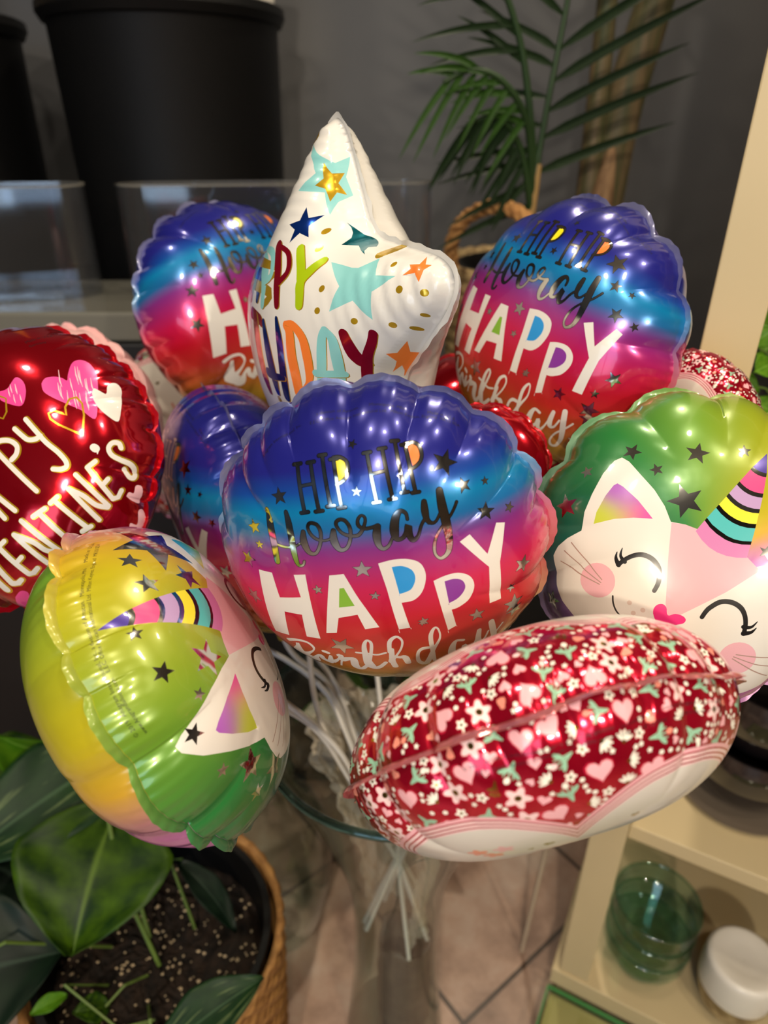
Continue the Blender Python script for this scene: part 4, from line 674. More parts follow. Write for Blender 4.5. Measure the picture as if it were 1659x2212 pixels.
def floral_art(seed, small=1.0, extra=(), lift=0.):
    rg = random.Random(seed); S = []
    half = [(0, .27), (.06, .42), (.16, .51), (.28, .54), (.42, .49), (.53, .36), (.58, .17), (.52, -.08), (.38, -.32), (.2, -.52), (0, -.68)]
    hc = np.array(crom([(x, y, 0) for x, y in half], 4))[:, :2]
    heart = np.concatenate([hc, (hc*np.array([-1, 1]))[::-1][1:-1]])
    cl = np.concatenate([heart, heart[:1]])
    placed = []
    def free(x, y, r, gap=.0):
        if x*x+y*y > (.985-r*.4)**2: return False
        d = np.hypot(cl[:, 0]-x, cl[:, 1]-y).min()
        if d < r*.35: return False
        if inside_test(np.array([x]), np.array([y]), heart, np.roll(heart, -1, 0), False)[0]: return False
        return all(math.hypot(x-a, y-b) > (r+c)*.93+gap for a, b, c in placed)
    def put(r, n, fn, tries=900):
        k = 0
        for _ in range(tries):
            if k >= n: break
            t = rg.uniform(0, 2*PI); q = math.sqrt(rg.uniform(.12, 1.0)); x, y = q*math.cos(t), q*math.sin(t)
            if free(x, y, r): placed.append((x, y, r)); fn(x, y, r, rg.uniform(0, 2*PI)); k += 1
    def lobes(x, y, r, a, n, d=.26, m=26):
        return np.array([(x+r*((1-d)+d*math.cos(n*(t-a)))*math.cos(t), y+r*((1-d)+d*math.cos(n*(t-a)))*math.sin(t)) for t in [2*PI*k/m for k in range(m)]])
    def flower(x, y, r, a, pc='fpl', cc='gol', m=30):
        S.append(('out', lobes(x, y, r*1.13, a, 5, .22, m))); S.append((pc, lobes(x, y, r, a, 5, .24, m))); S.append((cc, circle_poly(x, y, r*.27, 8)))
        if r > .04: S.append(('bkf', circle_poly(x, y, r*.14, 6)))
    def daisy(x, y, r, a):
        for k in range(5):
            b = a+.5*(k-2); S.append(('fwh', circle_poly(x+.5*r*math.cos(b), y+.5*r*math.sin(b), r*.5, 8, .3, b)))
        S.append(('gol', circle_poly(x-.05*r*math.cos(a), y-.05*r*math.sin(a), r*.2, 7)))
    def tulip(x, y, r, a):
        for k in (-1, 0, 1):
            b = a+.5*k; S.append(('cor', circle_poly(x+.2*r*math.cos(b), y+.2*r*math.sin(b), r*.62, 9, .5, b)))
    def hrt(x, y, r, a): S.append(('out', heart_poly(x+r*.03, y, r*1.0, a, 18))); S.append(('fpk', heart_poly(x, y, r*.86, a, 18)))
    def sprig(x, y, r, a):
        for k in (-1, 0, 1):
            b = a+.5*k; S.append(('fgr', stroke_poly([(x-r*.7*math.cos(a), y-r*.7*math.sin(a), r*.16), (x+r*.8*math.cos(b), y+r*.8*math.sin(b), r*.09)])))
        for k in (-1, 1):
            b = a+1.0*k; S.append(('fgr', circle_poly(x+.5*r*math.cos(b), y+.5*r*math.sin(b), r*.5, 9, .4, b)))
        S.append((rg.choice(['cor', 'fpl', 'fwh']), circle_poly(x+.95*r*math.cos(a), y+.95*r*math.sin(a), r*.3, 8, .8, a)))
    def gsprig(x, y, r, a):
        for k in (-1, 0, 1):
            b = a+.45*k; S.append(('gol', stroke_poly([(x-r*.7*math.cos(a), y-r*.7*math.sin(a), r*.09), (x+r*.6*math.cos(b), y+r*.6*math.sin(b), r*.09)]))); S.append(('gol', circle_poly(x+r*.7*math.cos(b), y+r*.7*math.sin(b), r*.16, 6)))
        S.append(('gol', circle_poly(x+.3*r*math.cos(a+1.2), y+.3*r*math.sin(a+1.2), r*.4, 8, .32, a+1.2)))
    def tiny(x, y, r, a): S.append(('fwh', lobes(x, y, r, a, 5, .24, 10)))
    put(.050, 34, flower); put(.056, 26, lambda x, y, r, a: hrt(x, y, r, rg.uniform(-.6, .6))); put(.047, 60, sprig, 1500); put(.040, 34, daisy); put(.036, 30, tulip); put(.042, 22, gsprig)
    put(.030, 30, lambda x, y, r, a: hrt(x, y, r, rg.uniform(-.6, .6)), 1500); put(.024, 90, lambda x, y, r, a: flower(x, y, r, a, 'fwh', 'gol', 20), 3000); put(.018, 30, lambda x, y, r, a: S.append(('fpk', heart_poly(x, y, r, a, 10))), 2000); put(.0125, 300, tiny, 10000)
    # label with its piped border
    def off(d):
        n = len(heart); t = np.roll(heart, -1, 0)-np.roll(heart, 1, 0); t = t/np.linalg.norm(t, axis=1)[:, None]
        return heart+np.stack([-t[:, 1], t[:, 0]], 1)*d
    for d, c in [(.078, 'fpk'), (.062, 'dred'), (.055, 'fpl'), (.042, 'dred'), (.035, 'fpl'), (.022, 'dred'), (.015, 'fpl'), (.006, 'lbl')]: S.append((c, off(d)))
    # pale sprig and small hearts printed near the lobe
    for x, y, c in [(.34, .33, 'cor'), (.25, .36, 'fpk'), (.29, .28, 'cor')]: S += [(c, circle_poly(x+.02*math.cos(b), y+.02*math.sin(b), .022, 8, .6, b)) for b in (0, 1.3, 2.5, 3.8, 5)]
    S.append(('gol', heart_poly(.10, .33, .022, .3))); S.append(('gol', heart_poly(.16, .30, .013, -.3))); S.append(('gol', heart_poly(-.2, .36, .018, .2)))
    for x in (.02, .07, .12, -.08): S.append(('ros', stroke_poly([(x, .20, .016), (x+.035, .13, .016)])))
    return S+list(extra)

def plain(surf): return tess(surf, [], dense=False)
SURF = {k: (Star if 'inner' in p[2] else Disc)(**p[2]) for k, p in POSE.items()}
def pose(k): return POSE[k][0], np.array(POSE[k][1])
def outlined(A):
    # the mirror letters and stars have a thin dark printed edge
    o = []
    for s in A:
        if s[1] == 'foil' and s[0] == 's':
            q = np.array(s[3]).reshape(-1, 3).copy(); q[:, 2] += 5; o.append(['s', 'bkf', s[2], q.ravel().tolist()])
        elif s[1] == 'foil' and s[0] == '*': o.append(['*', 'bkf', s[2], s[3], s[4]+4, s[5]])
    k = [i for i, s in enumerate(A) if s[1] == 'foil'][0]
    return A[:k]+o+A[k:]
T_RAIN = tess(SURF['A'], art_shapes(outlined(ART['rainbow'])))
T_PLAIN = plain(SURF['A'])
T_VAL = tess(SURF['A'], art_shapes(ART['valentine']))
T_H = tess(SURF['A'], cat_art(ART['H_raw'], ART['H_raw']['stars']))
T_G = tess(SURF['A'], cat_art(ART['H_raw'], [s for s in ART['G_extra'] if s[0] == '*'], ART['G_warp'], [s for s in ART['G_extra'] if s[0] == 't']))
T_FL = tess(SURF['A'], floral_art(4))
low = [(c, ((q[0], q[1]) if isinstance(q, tuple) else q)) for c, q in art_shapes([s for s in ART['floral_low'] if isinstance(s, list)])]
T_FLB = tess(SURF['A'], floral_art(9, extra=low))
T_S = tess(SURF['S'], art_shapes(ART['star'])); T_SB = tess(SURF['S'], art_shapes(ART['star_back']))

balloon('A', SURF['A'], *pose('A'), 'rainbow', T_RAIN, T_PLAIN, 'round rainbow HIP HIP Hooray Happy Birthday balloon, large in the middle, front of the bunch', .236, dict(width=0.043, seed=3))
balloon('B', SURF['B'], *pose('B'), 'rainbow', T_RAIN, T_PLAIN, 'rainbow birthday balloon half hidden behind the left of the white star balloon', .236, dict(width=0.036, seed=4))
balloon('C', SURF['C'], *pose('C'), 'rainbow', T_RAIN, T_PLAIN, 'rainbow Happy Birthday balloon turned left, upper right in front of the cream shelf post', .236, dict(width=0.043, seed=5))
balloon('D', SURF['D'], *pose('D'), 'rainbow', T_RAIN, T_PLAIN, 'dark blue rainbow balloon seen edge-on, between the red valentine balloon and the middle one', .236, dict(width=0.043, seed=6))
balloon('E', SURF['E'], *pose('E'), 'red', T_VAL, T_PLAIN, "shiny red HAPPY VALENTINE'S balloon with pink hearts at the left edge", .236, dict(width=0.032, seed=7, lighten=.0))
balloon('F', SURF['F'], *pose('F'), 'pink', T_PLAIN, T_PLAIN, 'plain pale pink scalloped balloon behind the red valentine balloon', .236, dict(width=0.036, seed=8, lighten=0.1))
balloon('G', SURF['G'], *pose('G'), 'cat', T_G, T_PLAIN, 'yellow and green unicorn-cat balloon seen from its rim, lower left', .236, dict(width=0.061, seed=9, fold=-.95, lighten=.04))
balloon('H', SURF['H'], *pose('H'), 'cat', T_H, T_PLAIN, 'unicorn-cat balloon with closed eyes and pink nose facing the viewer, right edge', .236, dict(width=0.043, seed=10, lighten=.12))
balloon('I', SURF['I'], *pose('I'), 'floral', T_FL, T_FLB, 'red foil balloon with pink hearts and flowers seen along its seam, lower right front', .236, dict(width=.062, seed=11, fold=-1.0, lighten=.3), mirror_back=False)
balloon('J', SURF['J'], *pose('J'), 'floral', T_FL, T_FL, 'floral red and white balloon peeking out behind the right rainbow balloon beside the post', .236, dict(width=0.036, seed=12))
balloon('K', SURF['K'], *pose('K'), 'red', T_PLAIN, T_PLAIN, 'plain crinkled red foil balloon just behind the right side of the middle balloon', .236, dict(width=0.036, seed=13, lighten=0))
balloon('K2', SURF['K2'], *pose('K2'), 'red', T_PLAIN, T_PLAIN, 'plain red foil balloon far back between the white star and right rainbow balloons', .236, dict(width=0.036, seed=14, lighten=0))
balloon('L', SURF['L'], *pose('L'), 'floral', T_FL, T_PLAIN, 'small visible bit of red floral balloon between the pale pink and left rainbow balloons', .236, dict(width=0.036, seed=15))
balloon('S', SURF['S'], *pose('S'), 'white', T_S, T_SB, 'white star-shaped HAPPY BIRTHDAY balloon with teal and gold stars, tallest of the bunch', .236)

# ------------------------------------------------------------------ tall glass vase with its weight bag and crumpled film
GLASS = thin_mat('clear_glass', (249, 254, 252), .24, .99, .03)
PROF = [(.066, 0), (.068, .012), (.064, .05), (.058, .13), (.054, .22), (.0555, .30), (.062, .36), (.082, .44), (.110, .53), (.144, .613)]
def smooth_prof(P, k=6):
    return [tuple(q[:2]) for q in crom([(r, z, 0) for r, z in P], k)]
outer = smooth_prof(PROF); inner = [(max(r-.004, .003), z) for r, z in outer if z > .02]
vase = empty('glass_vase', (VX, VY, 0)); tag(vase, 'tall clear flared glass vase on the tiled floor holding the white balloon sticks', 'vase')
MB().lathe([(.0005, .0)]+outer+[(.1425, .6155)]+inner[::-1]+[(.0005, .02)], n=96).build('body', GLASS, vase)
tor = MB(); tor.lathe([(.142+.0042*math.cos(a), .615+.0042*math.sin(a)) for a in [2*PI*i/12 for i in range(12)]], n=96, close=True)
tor.build('rim', glass_mat('rim_glass', (120, 160, 160), 1.46), vase)
bag = MB(); rg = random.Random(3); v = []; f = []; NB = 72; zs = [.022, .03, .06, .10, .14, .18, .205, .215, .222, .215, .19]
for i, z in enumerate(zs):
    for j in range(NB):
        a = 2*PI*j/NB; r = (.035 if i < 8 else [.032, .028, .012][i-8])*(1+.05*math.sin(a*5+z*40)+.03*math.sin(a*11-z*90))
        v.append((r*math.cos(a), r*math.sin(a), z+(.008*math.sin(a*3+1) if i > 4 else 0)))
for i in range(len(zs)-1):
    for j in range(NB): f.append((i*NB+j, i*NB+(j+1) % NB, (i+1)*NB+(j+1) % NB, (i+1)*NB+j))
o = mesh_obj('weight_bag', v, f, noise_mat('grey_brown_bag', (58, 50, 44), (88, 78, 66), scale=30, rough=.5, bump=.3)); o.location = (VX+.012, VY, 0)
tag(o, 'grey-brown cylindrical weight bag standing inside the bottom of the tall vase', 'bag')
FILM = thin_mat('clear_cellophane', (255, 246, 230), .35, .98, .15, .26)
v = []; f = []; NA, NZ = 150, 60
rr = np.random.default_rng(4)
def crinkle(a, z, s):
    return (abs(math.sin(a*3+z*31+s))-.5)*.4+(abs(math.sin(a*7-z*53+2*s))-.5)*.3+(abs(math.sin(a*13+z*97+s))-.5)*.2+(abs(math.sin(a*23-z*141))-.5)*.12
A0, A1 = math.radians(-66), math.radians(178)      # the film leaves the front left of the vase open
for i in range(NZ):
    z = .245+.325*i/(NZ-1); r0 = np.interp(z, [p[1] for p in outer], [p[0] for p in outer])-.012
    for j in range(NA):
        a = A0+(A1-A0)*j/(NA-1); r = r0*(.82+.34*crinkle(a, z, 1)); r = min(r, r0)
        v.append((r*math.cos(a), r*math.sin(a), z+.012*crinkle(a*2, z, 5)+.02*math.sin(a*3)*(i > NZ-12)))
for i in range(NZ-1):
    for j in range(NA-1): f.append((i*NA+j, i*NA+j+1, (i+1)*NA+j+1, (i+1)*NA+j))
o = mesh_obj('cellophane', v, f, FILM, smooth=False); o.location = (VX, VY, 0)
tag(o, 'crumpled clear cellophane stuffed in the upper part of the tall vase', 'wrapping film')
# round clear vase standing behind on the left
ball = empty('round_glass_vase', (-.168, .655, 0)); tag(ball, 'bulging clear glass vase on the floor between the plant basket and the tall vase', 'vase')
pr = smooth_prof([(.03, .0), (.05, .004), (.07, .05), (.086, .13), (.088, .2), (.075, .27), (.05, .32), (.042, .36), (.055, .40)])
MB().lathe([(.0005, 0)]+pr+[(max(r-.003, .003), z) for r, z in pr if z > .008][::-1]+[(.0005, .01)], n=72).build('body', GLASS, ball)

# ------------------------------------------------------------------ cream shelf unit on the right
CREAM = noise_mat('cream_painted_wood', (203, 183, 142), (209, 190, 150), scale=3, rough=.45)
E1 = Vector((.884, -.468, 0)); E2 = Vector((.468, .884, 0)); RZ = math.atan2(-.468, .884)
shelf = empty('shelf_unit', (.245, .549, 0), RZ); tag(shelf, 'cream wooden shelf unit with a tall square post on the right', 'shelf')
def sbox(name, lo, hi, m=CREAM, bev=.0015):
    c = [(a+b)/2 for a, b in zip(lo, hi)]; d = [b-a for a, b in zip(lo, hi)]
    return MB().box(c, d).build(name, m, shelf, smooth=False, bevel=bev)
sbox('post', (.010, .004, .074), (.051, .046, 2.1))
sbox('shelf_board', (0, 0, .040), (.62, .34, .074)); sbox('shelf_board', (.052, .030, .368), (.62, .34, .392)); sbox('shelf_board', (.052, .06, .795), (.62, .34, .815)); sbox('shelf_board', (.052, .06, 1.32), (.62, .34, 1.34))
sbox('post', (.010, .30, .074), (.051, .34, 2.1)); sbox('post', (.57, .30, .074), (.61, .34, 2.1)); sbox('post', (.57, .004, .074), (.61, .046, 2.1))
sbox('foot', (.01, .01, 0), (.05, .05, .04)); sbox('foot', (.57, .01, 0), (.61, .05, .04)); sbox('foot', (.01, .29, 0), (.05, .33, .04)); sbox('foot', (.57, .29, 0), (.61, .33, .04))
sbox('back_panel', (.051, .325, .392), (.57, .333, 2.1), mat('black_back_panel', (24, 22, 24), .6), 0)
sbox('back_panel', (.051, .325, .074), (.57, .333, .368), mat('black_back_panel_low', (24, 22, 24), .6), 0)
def W(a, b, z): p = Vector((.245, .549, 0))+E1*a+E2*b; return (p.x, p.y, z)
plate = MB().box((0, 0, 0), (.6, .34, .008)).build('glass_plate', thin_mat('green_edge_glass', (247, 252, 244), .25, .99, .05), smooth=False, bevel=.001)
plate.location = W(.30, -.172, .030); plate.rotation_euler = (0, 0, RZ); MB().box((0, -.1695, 0), (.6, .002, .0084)).box((-.2995, 0, 0), (.002, .34, .0084)).box((0, .1695, 0), (.6, .002, .0084)).build('edge', mat('green_glass_edge', (70, 150, 84), .15), plate, smooth=False)
tag(plate, 'green-edged glass plate lying in front of the lowest cream shelf board', 'glass plate')
base = MB().box((0, 0, 0), (.592, .332, .024)).build('low_plinth', mat('tan_plinth', (186, 166, 116), .6), smooth=False, bevel=.002)
base.location = W(.30, -.172, .0125); base.rotation_euler = (0, 0, RZ); tag(base, 'low tan plinth on the floor under the green-edged glass plate', 'plinth')
# nested green glass pots
GREEN = thin_mat('green_bottle_glass', (232, 246, 241), .35, .99, .05)
def bowl_prof(r0, r1, h, t=.003):
    o = smooth_prof([(r0*.6, 0), (r0, .004), (r0*1.08, h*.25), (r1*.92, h*.55), (r1, h*.62), (r1, h*.93), (r1*1.02, h)], 4)
    return [(.0005, 0)]+o+[(max(r-t, .002), z) for r, z in o[::-1] if z > .005]+[(.0005, .005)]
for k, (nm) in enumerate(['lowest of the three nested in the stack', 'middle one of the nested stack', 'topmost of the nested stack']):
    r = empty('green_glass_pot', (.376, .560, .0745+.036*k)); tag(r, 'green glass pot on the lowest cream shelf, '+nm, 'glass pot', 'nested green glass pots')
    MB().lathe(bowl_prof(.034, .056, .074), n=64).build('bowl', GREEN, r)
    MB().lathe([(.0560+.0022*math.cos(a), .0735+.0022*math.sin(a)) for a in [2*PI*i/10 for i in range(10)]], n=64, close=True).build('rim', GREEN, r)
# white topped jar and white pot
WHITE = mat('white_ceramic', (232, 226, 216), .3)
SPECK = noise_mat('speckled_gold_glass', (120, 100, 66), (190, 172, 132), scale=60, rough=.25, metal=.5)
j = empty('white_jar', (*W(.228, .072, .0745)[:2], .0745)); tag(j, 'round jar with a white domed top and speckled gold-brown base beside the green pots', 'jar')
MB().lathe([(.0005, 0)]+smooth_prof([(.024, 0), (.036, .008), (.044, .03), (.046, .055)], 5), n=64).build('base', SPECK, j)
MB().lathe(smooth_prof([(.047, .052), (.048, .07), (.047, .098), (.043, .106), (.036, .107), (.02, .104)], 5)+[(.0005, .103)], n=64).build('top', WHITE, j)
j = empty('white_plant_pot', (*W(.345, .07, .0745)[:2], .0745)); tag(j, 'white ceramic plant pot on a saucer at the lower right corner', 'plant pot')
MB().lathe([(.0005, 0)]+smooth_prof([(.042, 0), (.052, .006), (.053, .014), (.044, .013)], 4)+[(.0005, .012)], n=64).build('saucer', WHITE, j)
MB().lathe([(.0005, .013)]+smooth_prof([(.030, .013), (.036, .03), (.042, .07), (.043, .095)], 4)+[(.039, .095), (.033, .03), (.0005, .02)], n=64).build('bowl', WHITE, j)
# dark glass bowls on the second board
SMOKE = mat('smoky_black_glass', (30, 26, 27), .08, Coat_Weight=.5)
DK = W(.165, .155, .3925)
s_ = MB().lathe([(.0005, 0), (.062, 0), (.078, .006), (.079, .009), (.06, .005), (.0005, .005)], n=64).build('grey_saucer', mat('grey_glaze', (120, 108, 96), .3)); s_.location = DK
tag(s_, 'shallow grey-brown saucer under the dark bowls on the second cream shelf', 'saucer')
for k in range(2):
    r = empty('dark_glass_bowl', (DK[0], DK[1], DK[2]+.0065+.088*k)); tag(r, 'smoky black glass bowl on the second cream shelf, '+['lower of the stacked pair', 'upper of the stacked pair'][k], 'bowl', 'stacked dark bowls')
    o = smooth_prof([(.03, 0), (.045, .003), (.065, .035), (.075, .075), (.074, .1)], 5)
    MB().lathe([(.0005, 0)]+o+[(max(a-.003, .002), z) for a, z in o[::-1] if z > .006]+[(.0005, .006)], n=64).build('bowl', SMOKE, r)

# ------------------------------------------------------------------ black stands, nursery pots and clear trays on the left
BLK = noise_mat('black_stand_paint', (14, 14, 16), (20, 20, 22), scale=5, rough=.5)
st = box_obj('display_stand', (-.86, 1.27, .4425), (1.5, .66, .885), BLK, bevel=.003); tag(st, 'low black display stand under the black nursery pots on the left', 'stand')
st2 = box_obj('plant_stand', (.33, 1.30, .34), (.5, .45, .68), BLK, bevel=.003); tag(st2, 'square black stand carrying the palm basket in the back', 'stand')
POTM = noise_mat('black_nursery_plastic', (8, 8, 9), (12, 12, 13), scale=3, rough=.5)
POTM.node_tree.nodes['Principled BSDF'].inputs['Specular IOR Level'].default_value = .3
BARK = noise_mat('bark_mulch', (70, 46, 28), (150, 110, 70), scale=45, rough=.9, bump=1.0)
def nursery(x, y, r, z, h, label):
    p = empty('nursery_pot', (x, y, z)); tag(p, label, 'plant pot', 'black nursery pots')
    prof = [(.0005, .0), (r*.90, 0), (r*.92, .004), (r*.965, h-.03), (r*.97, h-.028), (r*1.0, h-.026), (r*1.035, h-.014), (r*1.03, h-.003), (r*1.0, h), (r*.955, h-.002), (r*.945, h-.03), (r*.88, .03), (.0005, .03)]
    MB().lathe(prof, n=96).build('pot', POTM, p, sharp=30)
    g = MB(); rg = random.Random(int(x*100)); v = []; f = []; n = 48
    v.append((0, 0, h-.02))
    for k in range(1, 13):
        for j in range(n):
            q = r*.94*k/12; v.append((q*math.cos(2*PI*j/n), q*math.sin(2*PI*j/n), h-.022+.03*math.exp(-(q/r*1.3)**4)+rg.uniform(-.006, .006)))
    for j in range(n): f.append((0, 1+j, 1+(j+1) % n))
    for k in range(11):
        for j in range(n): f.append((1+k*n+j, 1+(k+1)*n+j, 1+(k+1)*n+(j+1) % n, 1+k*n+(j+1) % n))
    mesh_obj('soil', v, f, BARK, p, smooth=False)
    return p
p1 = nursery(-.365, 1.39, .192, .887, .435, 'large black plastic nursery pot standing right of its twin at the upper left')
MB().tube([(.02, .02, .40), (.018, .025, .6), (.03, .02, 1.0)], [.03, .026, .024], 16).build('trunk', noise_mat('grey_bark', (110, 92, 72), (150, 128, 100), scale=25, rough=.9, bump=.5), p1)
p2 = nursery(-.80, 1.36, .192, .887, .42, 'large black plastic nursery pot cut off by the left edge of the photo')
MB().tube([(.0, .0, .39), (.0, .02, .6), (.0, .02, 1.0)], [.022, .02, .02], 16).build('trunk', noise_mat('tan_bark', (150, 120, 70), (190, 160, 60), scale=20, rough=.9, bump=.5), p2)
bb = MB().lathe([(.0005, 0), (.05, 0), (.062, .09), (.06, .09), (.048, .005), (.0005, .005)], n=48)
o = bb.build('white_liner_pot', WHITE); o.location = (-.235, 1.395, 1.308); tag(o, 'small white pot set in the bark of the large black nursery pot', 'plant pot')
ACR = thin_mat('clear_acrylic', (250, 251, 253), .25, .985, .05, .006)
EDGE = mat('acrylic_edge', (135, 132, 124), .25); EDGE.node_tree.nodes['Principled BSDF'].inputs['Alpha'].default_value = .6
def tray(x, y, w, d, h, z, rz, label, rc=.048):
    p = empty('clear_tray', (x, y, z), rz); tag(p, label, 'tray', 'clear acrylic trays')
    pts = []
    for cx, cy, a0 in [(w/2-rc, d/2-rc, 0), (-w/2+rc, d/2-rc, 90), (-w/2+rc, -d/2+rc, 180), (w/2-rc, -d/2+rc, 270)]:
        for k in range(9): a = math.radians(a0+k*11.25); pts.append((cx+rc*math.cos(a), cy+rc*math.sin(a)))
    n = len(pts); v = []; f = []
    for s, zz in ((1, .004), (1, h), (.988, h), (.988, .004)):
        for q in pts: v.append((q[0]*s, q[1]*s, zz))
    for i in (0, 2):
        for j in range(n): f.append((i*n+j, i*n+(j+1) % n, (i+1)*n+(j+1) % n, (i+1)*n+j))
    mesh_obj('wall', v, f, ACR, p)
    m = MB(); k = len(m.v)
    m.add([(q[0]*s, q[1]*s, h) for s in (1.004, .986) for q in pts]+[(q[0]*1.004, q[1]*1.004, h-.003) for q in pts], [(j, (j+1) % n, n+(j+1) % n, n+j) for j in range(n)]+[(2*n+j, 2*n+(j+1) % n, (j+1) % n, j) for j in range(n)])
    m.build('rim', EDGE, p)
    m = MB(); m.add([(q[0], q[1], zz) for zz in (0, .006) for q in pts], [(j, (j+1) % n, n+(j+1) % n, n+j) for j in range(n)]+[tuple(range(n, 2*n))]+[tuple(range(n-1, -1, -1))])
    m.build('base', ACR, p, smooth=False)
tray(-.735, 1.02, .62, .10, .150, .928, math.radians(12), 'clear acrylic tray in front of the left nursery pot')
tray(-.155, 1.115, .46, .08, .150, .928, math.radians(9), 'clear acrylic tray in front of the right nursery pot')
FROST = mat('frosted_acrylic', (150, 148, 138), .18, Transmission_Weight=.45, Coat_Weight=.5)
sl = MB().box((0, 0, 0), (1.35, .24, .040)).build('acrylic_slab', FROST, smooth=False, bevel=.004)
sl.location = (-.80, 1.065, .9065); tag(sl, 'thick frosted clear slab on the black stand under the trays', 'slab')
# thin pale stick leaning by the shelf
m = MB().tube([(.219, .612, .001), (.236, .625, .30), (.25, .64, .52)], .0032, 10).build('thin_stick', mat('pale_wood_stick', (190, 170, 145), .5)); tag(m, 'thin pale stick standing on the tiles left of the cream shelf', 'stick')

# ------------------------------------------------------------------ plants
def leaf_mat(name, c1, c2, stripe=None, rough=.48):
    m = mat(name, c1, rough); nt = m.node_tree; b = nt.nodes['Principled BSDF']
    uv = nt.nodes.new('ShaderNodeUVMap'); sp = nt.nodes.new('ShaderNodeSeparateXYZ'); nt.links.new(uv.outputs[0], sp.inputs[0])
    n = nt.nodes.new('ShaderNodeTexNoise'); n.inputs['Scale'].default_value = 5; n.inputs['Detail'].default_value = 4; nt.links.new(uv.outputs[0], n.inputs['Vector'])
    r = nt.nodes.new('ShaderNodeValToRGB'); r.color_ramp.elements[0].position = .35; r.color_ramp.elements[1].position = .7
    r.color_ramp.elements[0].color = (*lin(c1), 1); r.color_ramp.elements[1].color = (*lin(c2), 1); nt.links.new(n.outputs['Fac'], r.inputs['Fac'])
    last = r.outputs['Color']
    # midrib and side veins
    ab = nt.nodes.new('ShaderNodeMath'); ab.operation = 'ABSOLUTE'; s0 = nt.nodes.new('ShaderNodeMath'); s0.operation = 'SUBTRACT'; s0.inputs[1].default_value = .5
    nt.links.new(sp.outputs[0], s0.inputs[0]); nt.links.new(s0.outputs[0], ab.inputs[0])
    lt = nt.nodes.new('ShaderNodeMapRange'); lt.inputs[1].default_value = .004; lt.inputs[2].default_value = .03; lt.inputs[3].default_value = .55; lt.inputs[4].default_value = 0; nt.links.new(ab.outputs[0], lt.inputs[0])
    mx = nt.nodes.new('ShaderNodeMixRGB'); mx.inputs[2].default_value = (*lin(tuple(min(255, x+45) for x in c2)), 1); nt.links.new(lt.outputs[0], mx.inputs[0]); nt.links.new(last, mx.inputs[1]); last = mx.outputs[0]
    if stripe:
        mp = nt.nodes.new('ShaderNodeMapping'); mp.inputs['Scale'].default_value = (9, 1.6, 1); mp.inputs['Rotation'].default_value = (0, 0, .35); nt.links.new(uv.outputs[0], mp.inputs['Vector'])
        n2 = nt.nodes.new('ShaderNodeTexNoise'); n2.inputs['Scale'].default_value = 1.6; n2.inputs['Detail'].default_value = 5; nt.links.new(mp.outputs[0], n2.inputs['Vector'])
        r2 = nt.nodes.new('ShaderNodeMapRange'); r2.inputs[1].default_value = .56; r2.inputs[2].default_value = .66; r2.inputs[3].default_value = 0; r2.inputs[4].default_value = .8; nt.links.new(n2.outputs['Fac'], r2.inputs[0])
        m3 = nt.nodes.new('ShaderNodeMixRGB'); m3.inputs[2].default_value = (*lin(stripe), 1); nt.links.new(r2.outputs[0], m3.inputs[0]); nt.links.new(last, m3.inputs[1]); last = m3.outputs[0]
    nt.links.new(last, b.inputs['Base Color']); b.inputs['Specular IOR Level'].default_value = .25
    return m
def leaf(name, base, tip, width, up, m, parent, cord=.16, bend=.12, cup=.10, peak=.3, nu=16, nv=24, off=(0, 0, 0)):
    B = Vector(base)-Vector(off); T = Vector(tip)-Vector(off); ax = T-B; L = ax.length; ax.normalize(); U = Vector(up); U = (U-ax*U.dot(ax)).normalized(); S = ax.cross(U)
    v = []; f = []; uvs = []
    for i in range(nv+1):
        t = i/nv
        w = (t/peak)**.55 if t < peak else max(0, math.cos((t-peak)/(1-peak)*PI/2))**.85
        w = max(w, .03)*width/2
        for j in range(nu+1):
            s = 2*j/nu-1
            back = cord*L*abs(s)**1.2*(1-t)**3
            p = B+ax*(t*L-back)+S*(s*w)+U*(-bend*L*(2*t-1)**2+cup*width*abs(s)**1.3+.012*width*math.sin(t*22+abs(s)*5)*abs(s))
            v.append(p); uvs.append((j/nu, t))
    for i in range(nv):
        for j in range(nu): f.append((i*(nu+1)+j, i*(nu+1)+j+1, (i+1)*(nu+1)+j+1, (i+1)*(nu+1)+j))
    o = mesh_obj(name, v, f, m, parent)
    ul = o.data.uv_layers.new(name='UVMap'); li = np.zeros(len(o.data.loops), np.int32); o.data.loops.foreach_get('vertex_index', li)
    ul.data.foreach_set('uv', np.array(uvs, np.float32)[li].ravel())
    sd = o.modifiers.new('thickness', 'SOLIDIFY'); sd.thickness = .0006
    return o
LG = leaf_mat('pothos_green', (18, 46, 8), (62, 92, 4)); LD = leaf_mat('pothos_dark', (9, 26, 18), (18, 38, 24)); LV = leaf_mat('pothos_variegated', (18, 46, 24), (30, 60, 28), (104, 122, 78)); LL = leaf_mat('pothos_lime', (62, 112, 14), (86, 130, 20))
STEMG = mat('green_stem', (96, 120, 50), .5)
PX, PY = -.252, .432
pl = empty('potted_pothos', (PX, PY, .03)); tag(pl, 'leafy pothos in a black plastic pot inside the tan basket, lower left corner', 'potted plant')
off = (PX, PY, .03)
MB().lathe([(.0005, 0), (.095, 0), (.118, .30), (.121, .325), (.127, .335), (.126, .342), (.119, .342), (.113, .30), (.09, .01), (.0005, .01)], n=80).build('pot', POTM, pl, sharp=30)
SOIL = noise_mat('dark_potting_soil', (22, 15, 11), (44, 30, 20), scale=70, rough=.95, bump=1.0)
rg = random.Random(8); v = [(0, 0, .295)]; f = []; n = 60
for k in range(1, 19):
    for jj in range(n): q = .115*k/18; v.append((q*math.cos(2*PI*jj/n), q*math.sin(2*PI*jj/n), .293+rg.uniform(-.003, .004)))
